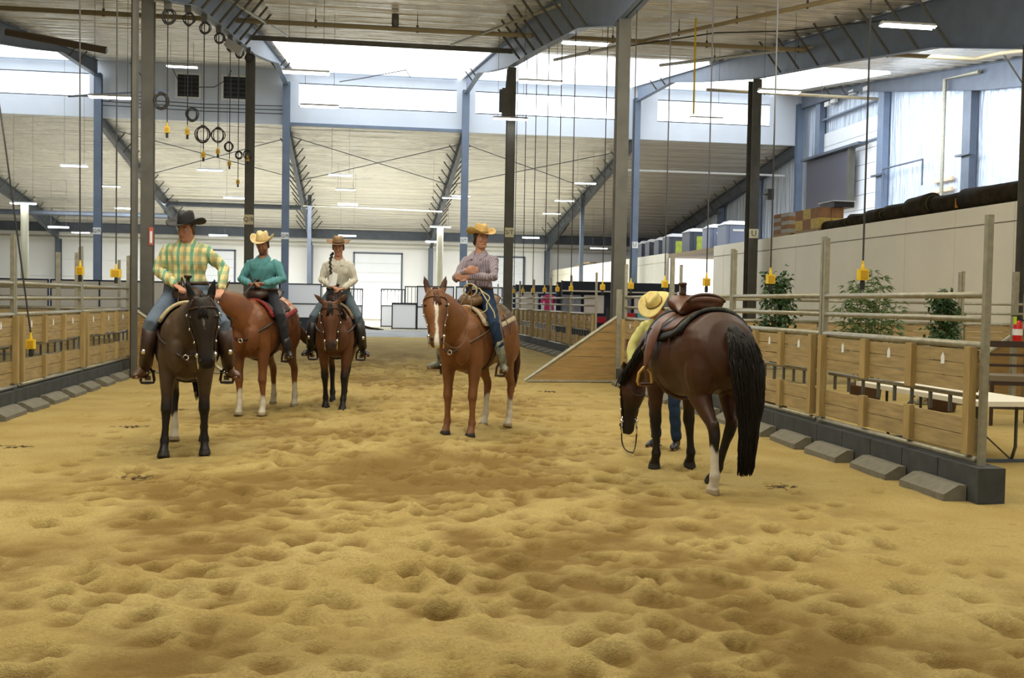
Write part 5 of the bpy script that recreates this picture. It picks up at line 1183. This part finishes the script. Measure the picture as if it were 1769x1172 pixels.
    for key, (s0, el, wr) in arms.items():
        d = (wr-el).normalized(); obj('cuff', MB().tube([wr-d*.055, wr-d*.03, wr+d*.0], [.038, .037, .035], 14), shm, sho, smooth=True)
    obj('button_placket', MB().tube([T(.47, .11), T(.38, .142), T(.25, .125), T(.10, .136)], .010, 6, flat=.5), shm, sho, smooth=True)
    # jeans
    jb = MB(); jb.loft([(T(d, 0), a*gg(d)*1.05, b*gg(d)*1.06) for d, a, b in ((-.10, .12, .10), (-.05, .165, .13), (.0, .18, .14), (.06, .176, .137), (.10, .165, .126))], 22)
    jl = sp.get('jean_len', .93)
    for key, (hj, kn, an, toe) in legs.items():
        b_ = lerp3(kn, an, jl); k = sp.get('thigh', 1.0)
        jb.loft([(hj+Vector((0, 0, .02)), .095*k, .105*k), (lerp3(hj, kn, .25), .094*k, .10*k), (lerp3(hj, kn, .6), .083*k, .088*k), (kn, .064*k, .070*k), (lerp3(kn, b_, .3), .062*k, .066*k), (lerp3(kn, b_, .7), .058, .062), (b_, .056, .062)], 16)
    jm = remesh(jb, .0105, 2, .5); n = len(jm.vertices); co = np.empty(n*3); jm.vertices.foreach_get('co', co); co = co.reshape(-1, 3); no = np.empty(n*3); jm.vertices.foreach_get('normal', no); no = no.reshape(-1, 3)
    x, y, z = co.T; co += no*(.003*np.sin(45*z+12*x+8*np.sin(9*y)))[:, None]; jm.vertices.foreach_set('co', co.ravel()); jm.update()
    jm.materials.append(sp['jeans']); jm.name = 'jeans'; jo = obj('jeans', jm, None, root)
    bl = obj('belt', MB().loft([(T(.085), .178*gg(0)*1.03, .137*gg(0)*1.03), (T(.12), .172*gg(0)*1.03, .131*gg(0)*1.03)], 24), leather('belt', (.05, .025, .012)), root, smooth=True)
    obj('buckle', MB().box(T(.10, .14*gg(0)), (.012, .07, .045)), chrome, bl)
    bm_ = sp['boots']
    for key, (hj, kn, an, toe) in legs.items():
        d = toe-an; d.z = 0; d.normalize(); f_ = MB(); zz = toe.z
        f_.loft([(lerp3(kn, an, sp.get('boot_top', .62)), .058, .062), (lerp3(kn, an, .85), .052, .056), (an+Vector((0, 0, .0)), .042, .048), (an-d*.005+Vector((0, 0, -.05)), .038, .05)], 14)
        h0 = Vector((an.x, an.y, 0))-d*.045; t0 = Vector((toe.x, toe.y, 0))
        za = an.z-.085
        f_.loft([(h0+Vector((0, 0, za+.035)), .025, .02), (h0+d*.03+Vector((0, 0, za+.04)), .036, .042), (h0+d*.10+Vector((0, 0, za+.045)), .040, .045), (h0+d*.17+Vector((0, 0, za*.5+toe.z*.5+.03)), .045, .034), (t0-d*.03+Vector((0, 0, zz+.018)), .036, .026), (t0+d*.02+Vector((0, 0, zz+.012)), .014, .012)], 14)
        bo = obj('boot', f_, bm_, root, smooth=True)
        obj('sole', MB().loft([(h0+d*.06+Vector((0, 0, za-.002)), .036, .010), (h0+d*.16+Vector((0, 0, za*.5+toe.z*.5-.008)), .044, .008), (t0+Vector((0, 0, zz-.010)), .028, .007)], 12), leather('sole', (.12, .07, .035)), bo, smooth=True)
        obj('heel', MB().box(h0+d*.0+Vector((0, 0, za-.012)), (.055, .055, .045)), leather('sole', (.12, .07, .035)), bo)
        if sp.get('spurs', True):
            e = h0+Vector((0, 0, za+.045)); s_ = Vector((-d.y, d.x, 0))
            obj('spur', MB().tube([e+d*.09+s_*.045, e-d*.0+s_*.046, e-d*.035+s_*.02, e-d*.05, e-d*.035-s_*.02, e-d*.0-s_*.046, e+d*.09-s_*.045], .006, 6).tube([e-d*.05, e-d*.085], .006, 6).ball(e-d*.095, (.02, .02, .02), nu=8, nv=5), chrome, bo, smooth=True)
    if sp.get('chaps'):
        for key, (hj, kn, an, toe) in legs.items():
            s_ = 1 if key == 'L' else -1
            ch = obj('half_chap', MB().loft([(lerp3(kn, an, .12), .078, .080), (lerp3(kn, an, .5), .074, .085), (lerp3(kn, an, .93)+Vector((-.02, 0, .0)), .064, .095)], 14), sp['chaps'], root, smooth=True)
            c_ = lerp3(kn, an, .62)+Vector((.085, s_*.03, 0)); obj('concho', MB().ball(c_, (.012, .026, .026), nu=12, nv=6), chrome, ch, smooth=True)
    if sp.get('hat'): hat(root, M4, *sp['hat'])
    return root, T, head, HM
def plaid(name, base, c1, c2, sx, sz, w1=.5, rough=.75):
    def mk():
        if name in MATS: return MATS[name]
        m = bpy.data.materials.new(name); m.use_nodes = True; nt = m.node_tree; L = nt.links; b = nt.nodes['Principled BSDF']; b.inputs['Roughness'].default_value = rough; b.inputs['Specular IOR Level'].default_value = .2
        tc = nt.nodes.new('ShaderNodeTexCoord'); sp_ = nt.nodes.new('ShaderNodeSeparateXYZ'); L.new(tc.outputs['Object'], sp_.inputs[0])
        def wave(s, k, ph=0):
            a = nt.nodes.new('ShaderNodeMath'); a.operation = 'MULTIPLY_ADD'; a.inputs[1].default_value = k; a.inputs[2].default_value = ph; L.new(s, a.inputs[0])
            c = nt.nodes.new('ShaderNodeMath'); c.operation = 'SINE'; L.new(a.outputs[0], c.inputs[0])
            r = nt.nodes.new('ShaderNodeMapRange'); r.inputs[1].default_value = .0; r.inputs[2].default_value = .35; L.new(c.outputs[0], r.inputs[0]); return r.outputs[0]
        def mix(f, a, c, k=1):
            x = nt.nodes.new('ShaderNodeMix'); x.data_type = 'RGBA'; mm = nt.nodes.new('ShaderNodeMath'); mm.operation = 'MULTIPLY'; mm.inputs[1].default_value = k; L.new(f, mm.inputs[0]); L.new(mm.outputs[0], x.inputs[0])
            for s, v in ((x.inputs[6], a), (x.inputs[7], c)):
                if isinstance(v, tuple): s.default_value = (*v, 1)
                else: L.new(v, s)
            return x.outputs[2]
        u = nt.nodes.new('ShaderNodeMath'); u.operation = 'ADD'; L.new(sp_.outputs[1], u.inputs[0]); u2 = nt.nodes.new('ShaderNodeMath'); u2.operation = 'MULTIPLY'; u2.inputs[1].default_value = .35; L.new(sp_.outputs[0], u2.inputs[0]); L.new(u2.outputs[0], u.inputs[1])
        col = mix(wave(u.outputs[0], sx), base, c1, .85); col = mix(wave(u.outputs[0], sx*.5, 1.3), col, c2, w1); col = mix(wave(sp_.outputs[2], sz), col, c1, .45)
        L.new(col, b.inputs['Base Color']); MATS[name] = m; return m
    return mk
plain = lambda n, c, nz=.12: (lambda: mat(n, c, .75, 0, nz, 6, spec=.2))
denim_l = mat('denim_light', srgb(108, 122, 140), .85, 0, .35, 7, .001, 120, spec=.15); denim_d = mat('denim_dark', srgb(44, 62, 88), .85, 0, .4, 6, .001, 120, spec=.15); denim_g = mat('denim_grey', srgb(92, 106, 116), .85, 0, .3, 7, .001, 120, spec=.15)
black_j = mat('black_trousers', srgb(34, 36, 44), .85, 0, .3, 7)
brown_boot = leather('boot_brown', (.11, .05, .022)); black_boot = leather('boot_black', (.02, .018, .018))
LEG = lambda s, k=(0, 0, 0), w=1.0: ((.27+k[0], s*.345*w, 1.30+k[1]), (.13+k[0], s*.405*w, .84+k[2]), (.285+k[0], s*.50*w, .765+k[2]))
Z = 1.60
# 1: woman in plaid on the dark brown horse
hw_ = dict(curl=.085, dip=.015, dent=.035, pinch=.3)
def place(h): return (h['pos'][0], h['pos'][1]), h['ang'], h['sc']
p, a, s = place(H1)
person('woman in yellow and green plaid shirt and black hat on the dark horse', p, a, dict(neck=1.2, hw=1.07, head_off=(0, 0, -.06), hip=(-.03, -.02, Z+.01), lean=.05, girth=1.22, sw=.186, bust=1.15, bulk=1.12, thigh=1.12, skin=(.52, .26, .17), hair=(.10, .06, .03), head=(-.55, .12),
       armL=((-.02, .345, 1.86), (.20, .33, 1.64), (.8, -.3, -.35), (0, -.2, -1), .5), armR=((.02, -.30, 1.83), (.20, -.12, 1.68), (.7, .5, -.3), (0, 0, -1), 1.0), legL=LEG(1), legR=LEG(-1),
       shirt=plaid('plaid_yellow_green', srgb(226, 216, 158), srgb(92, 158, 134), srgb(218, 166, 98), 95, 70, .45), jeans=denim_l, boots=brown_boot, chaps=leather('chap', (.055, .026, .018)), hat=(srgb(30, 30, 32), (.01, .01, .01), dict(curl=.06, dip=.015, dent=.035, pinch=.25), .225, .205, .14)), s)
# 2: man in teal
p, a, s = place(H2)
person('man in teal shirt and cream hat on the chestnut horse', p, a, dict(hip=(-.06, 0, Z-.05), lean=.07, girth=1.05, sw=.190, bulk=1.1, skin=(.42, .20, .13), head=(.05, .30), beard=True, hair=(.05, .03, .02),
       armL=((.02, .285, 1.78), (.24, .10, 1.72), (.3, -.95, 0), (.3, 0, -1), .8), armR=((.02, -.285, 1.78), (.24, -.08, 1.71), (.3, .95, 0), (.3, 0, -1), .9), legL=LEG(1), legR=LEG(-1),
       shirt=plain('shirt_teal', srgb(92, 150, 154)), jeans=black_j, boots=black_boot, hat=(srgb(222, 200, 146), srgb(180, 150, 100), dict(curl=.085, dip=.0, dent=.03, pinch=.2), .20, .185, .13)), s)
# 3: woman in pale shirt
p, a, s = place(H3)
person('woman with a long braid, pale shirt and flat brown hat on the bay horse', p, a, dict(hip=(-.04, .0, Z+.02), lean=.08, girth=.95, sw=.178, bust=.9, skin=(.46, .23, .15), head=(0, .22), hair=(.035, .02, .012), braid=((.0, -.09, 2.22), (.07, -.11, 2.12), (.12, -.10, 2.0), (.13, -.09, 1.88)),
       armL=((.02, .235, 1.84), (.28, .09, 1.72), (.7, -.6, -.2), (0, 0, -1), 1.0), armR=((.02, -.235, 1.84), (.28, -.08, 1.74), (.7, .6, -.1), (0, 0, -1), 1.0), legL=LEG(1, w=.92), legR=LEG(-1, w=.92),
       shirt=plain('shirt_pale', srgb(204, 200, 186)), jeans=denim_g, boots=black_boot, chaps=leather('chap_black', (.025, .022, .022)), hat=(srgb(132, 104, 70), srgb(60, 44, 30), dict(curl=.045, dip=-.01, dent=.012, pinch=.05), .205, .195, .105)), s)
o = sub(H3, 'paper_sheet', 'folded white paper held by the woman with the braid', 'paper'); obj('leaf', MB().add([(.34, -.10, 1.74), (.36, .0, 1.76), (.33, .02, 1.92), (.31, -.05, 1.95), (.335, -.10, 1.74), (.355, .0, 1.76), (.325, .02, 1.92), (.305, -.05, 1.95)], [(0, 1, 2, 3), (7, 6, 5, 4), (0, 4, 5, 1), (1, 5, 6, 2), (2, 6, 7, 3), (3, 7, 4, 0)]), white_pl, o); obj('fold', MB().add([(.345, -.09, 1.745), (.30, -.12, 1.76), (.28, -.10, 1.90), (.325, -.05, 1.93)], [(0, 1, 2, 3)]), white_pl, o)
# 4: arms crossed
p, a, s = place(H4)
person('person with crossed arms in small-check shirt and straw hat', p, a, dict(hip=(-.06, 0, Z+.03), lean=-.02, girth=.95, sw=.180, bulk=1.02, skin=(.52, .27, .18), head=(.95, .05), head_off=(0, .01, 0), bun=1, hair=(.03, .018, .012),
       armL=((.08, .245, 1.86), (.21, -.02, 1.86), (.1, -1, .02), (1, 0, 0), .15), armR=((.08, -.245, 1.84), (.23, -.05, 1.93), (.2, 1, .05), (-1, 0, 0), .25), legL=LEG(1), legR=LEG(-1), jean_len=.55,
       shirt=plaid('check_mauve', srgb(176, 168, 176), srgb(118, 102, 116), srgb(146, 132, 146), 300, 300, .25), jeans=denim_d, boots=mat('boot_teal', srgb(36, 70, 76), .5, 0, .5, 16, col2=srgb(140, 132, 104)), chaps=None, boot_top=.4, hat=(srgb(206, 172, 104), srgb(120, 84, 50), dict(curl=.075, dip=.01, dent=.03, pinch=.2), .215, .185, .125)), s)
# 5: handler standing by the lowered head
person('stooping person in yellow shirt and straw hat at the lowered horse head', (3.26, 11.0), R(-128), dict(hip=(-.10, .0, .96), lean=.5, girth=1.0, sw=.19, skin=(.50, .24, .16), head=(-.1, .75), head_off=(.03, 0, -.02), hair=(.12, .09, .06),
       armL=((.30, .24, 1.12), (.38, .20, .88), (.3, -.1, -1), (.5, -.5, 0), .8), armR=((.20, -.30, 1.14), (.31, -.26, .88), (.2, .1, -1), (.5, .5, 0), .8),
       legL=((.02, .13, .50), (-.05, .14, .095), (.14, .17, .02)), legR=((.0, -.11, .50), (-.12, -.12, .095), (.07, -.15, .02)), jean_len=.97, boot_top=.8,
       shirt=plain('shirt_yellow', srgb(206, 204, 132)), jeans=denim_d, boots=black_boot, spurs=False, hat=(srgb(224, 204, 132), srgb(110, 90, 60), dict(curl=.05, dip=.02, dent=.03, pinch=.2), .205, .18, .125)))
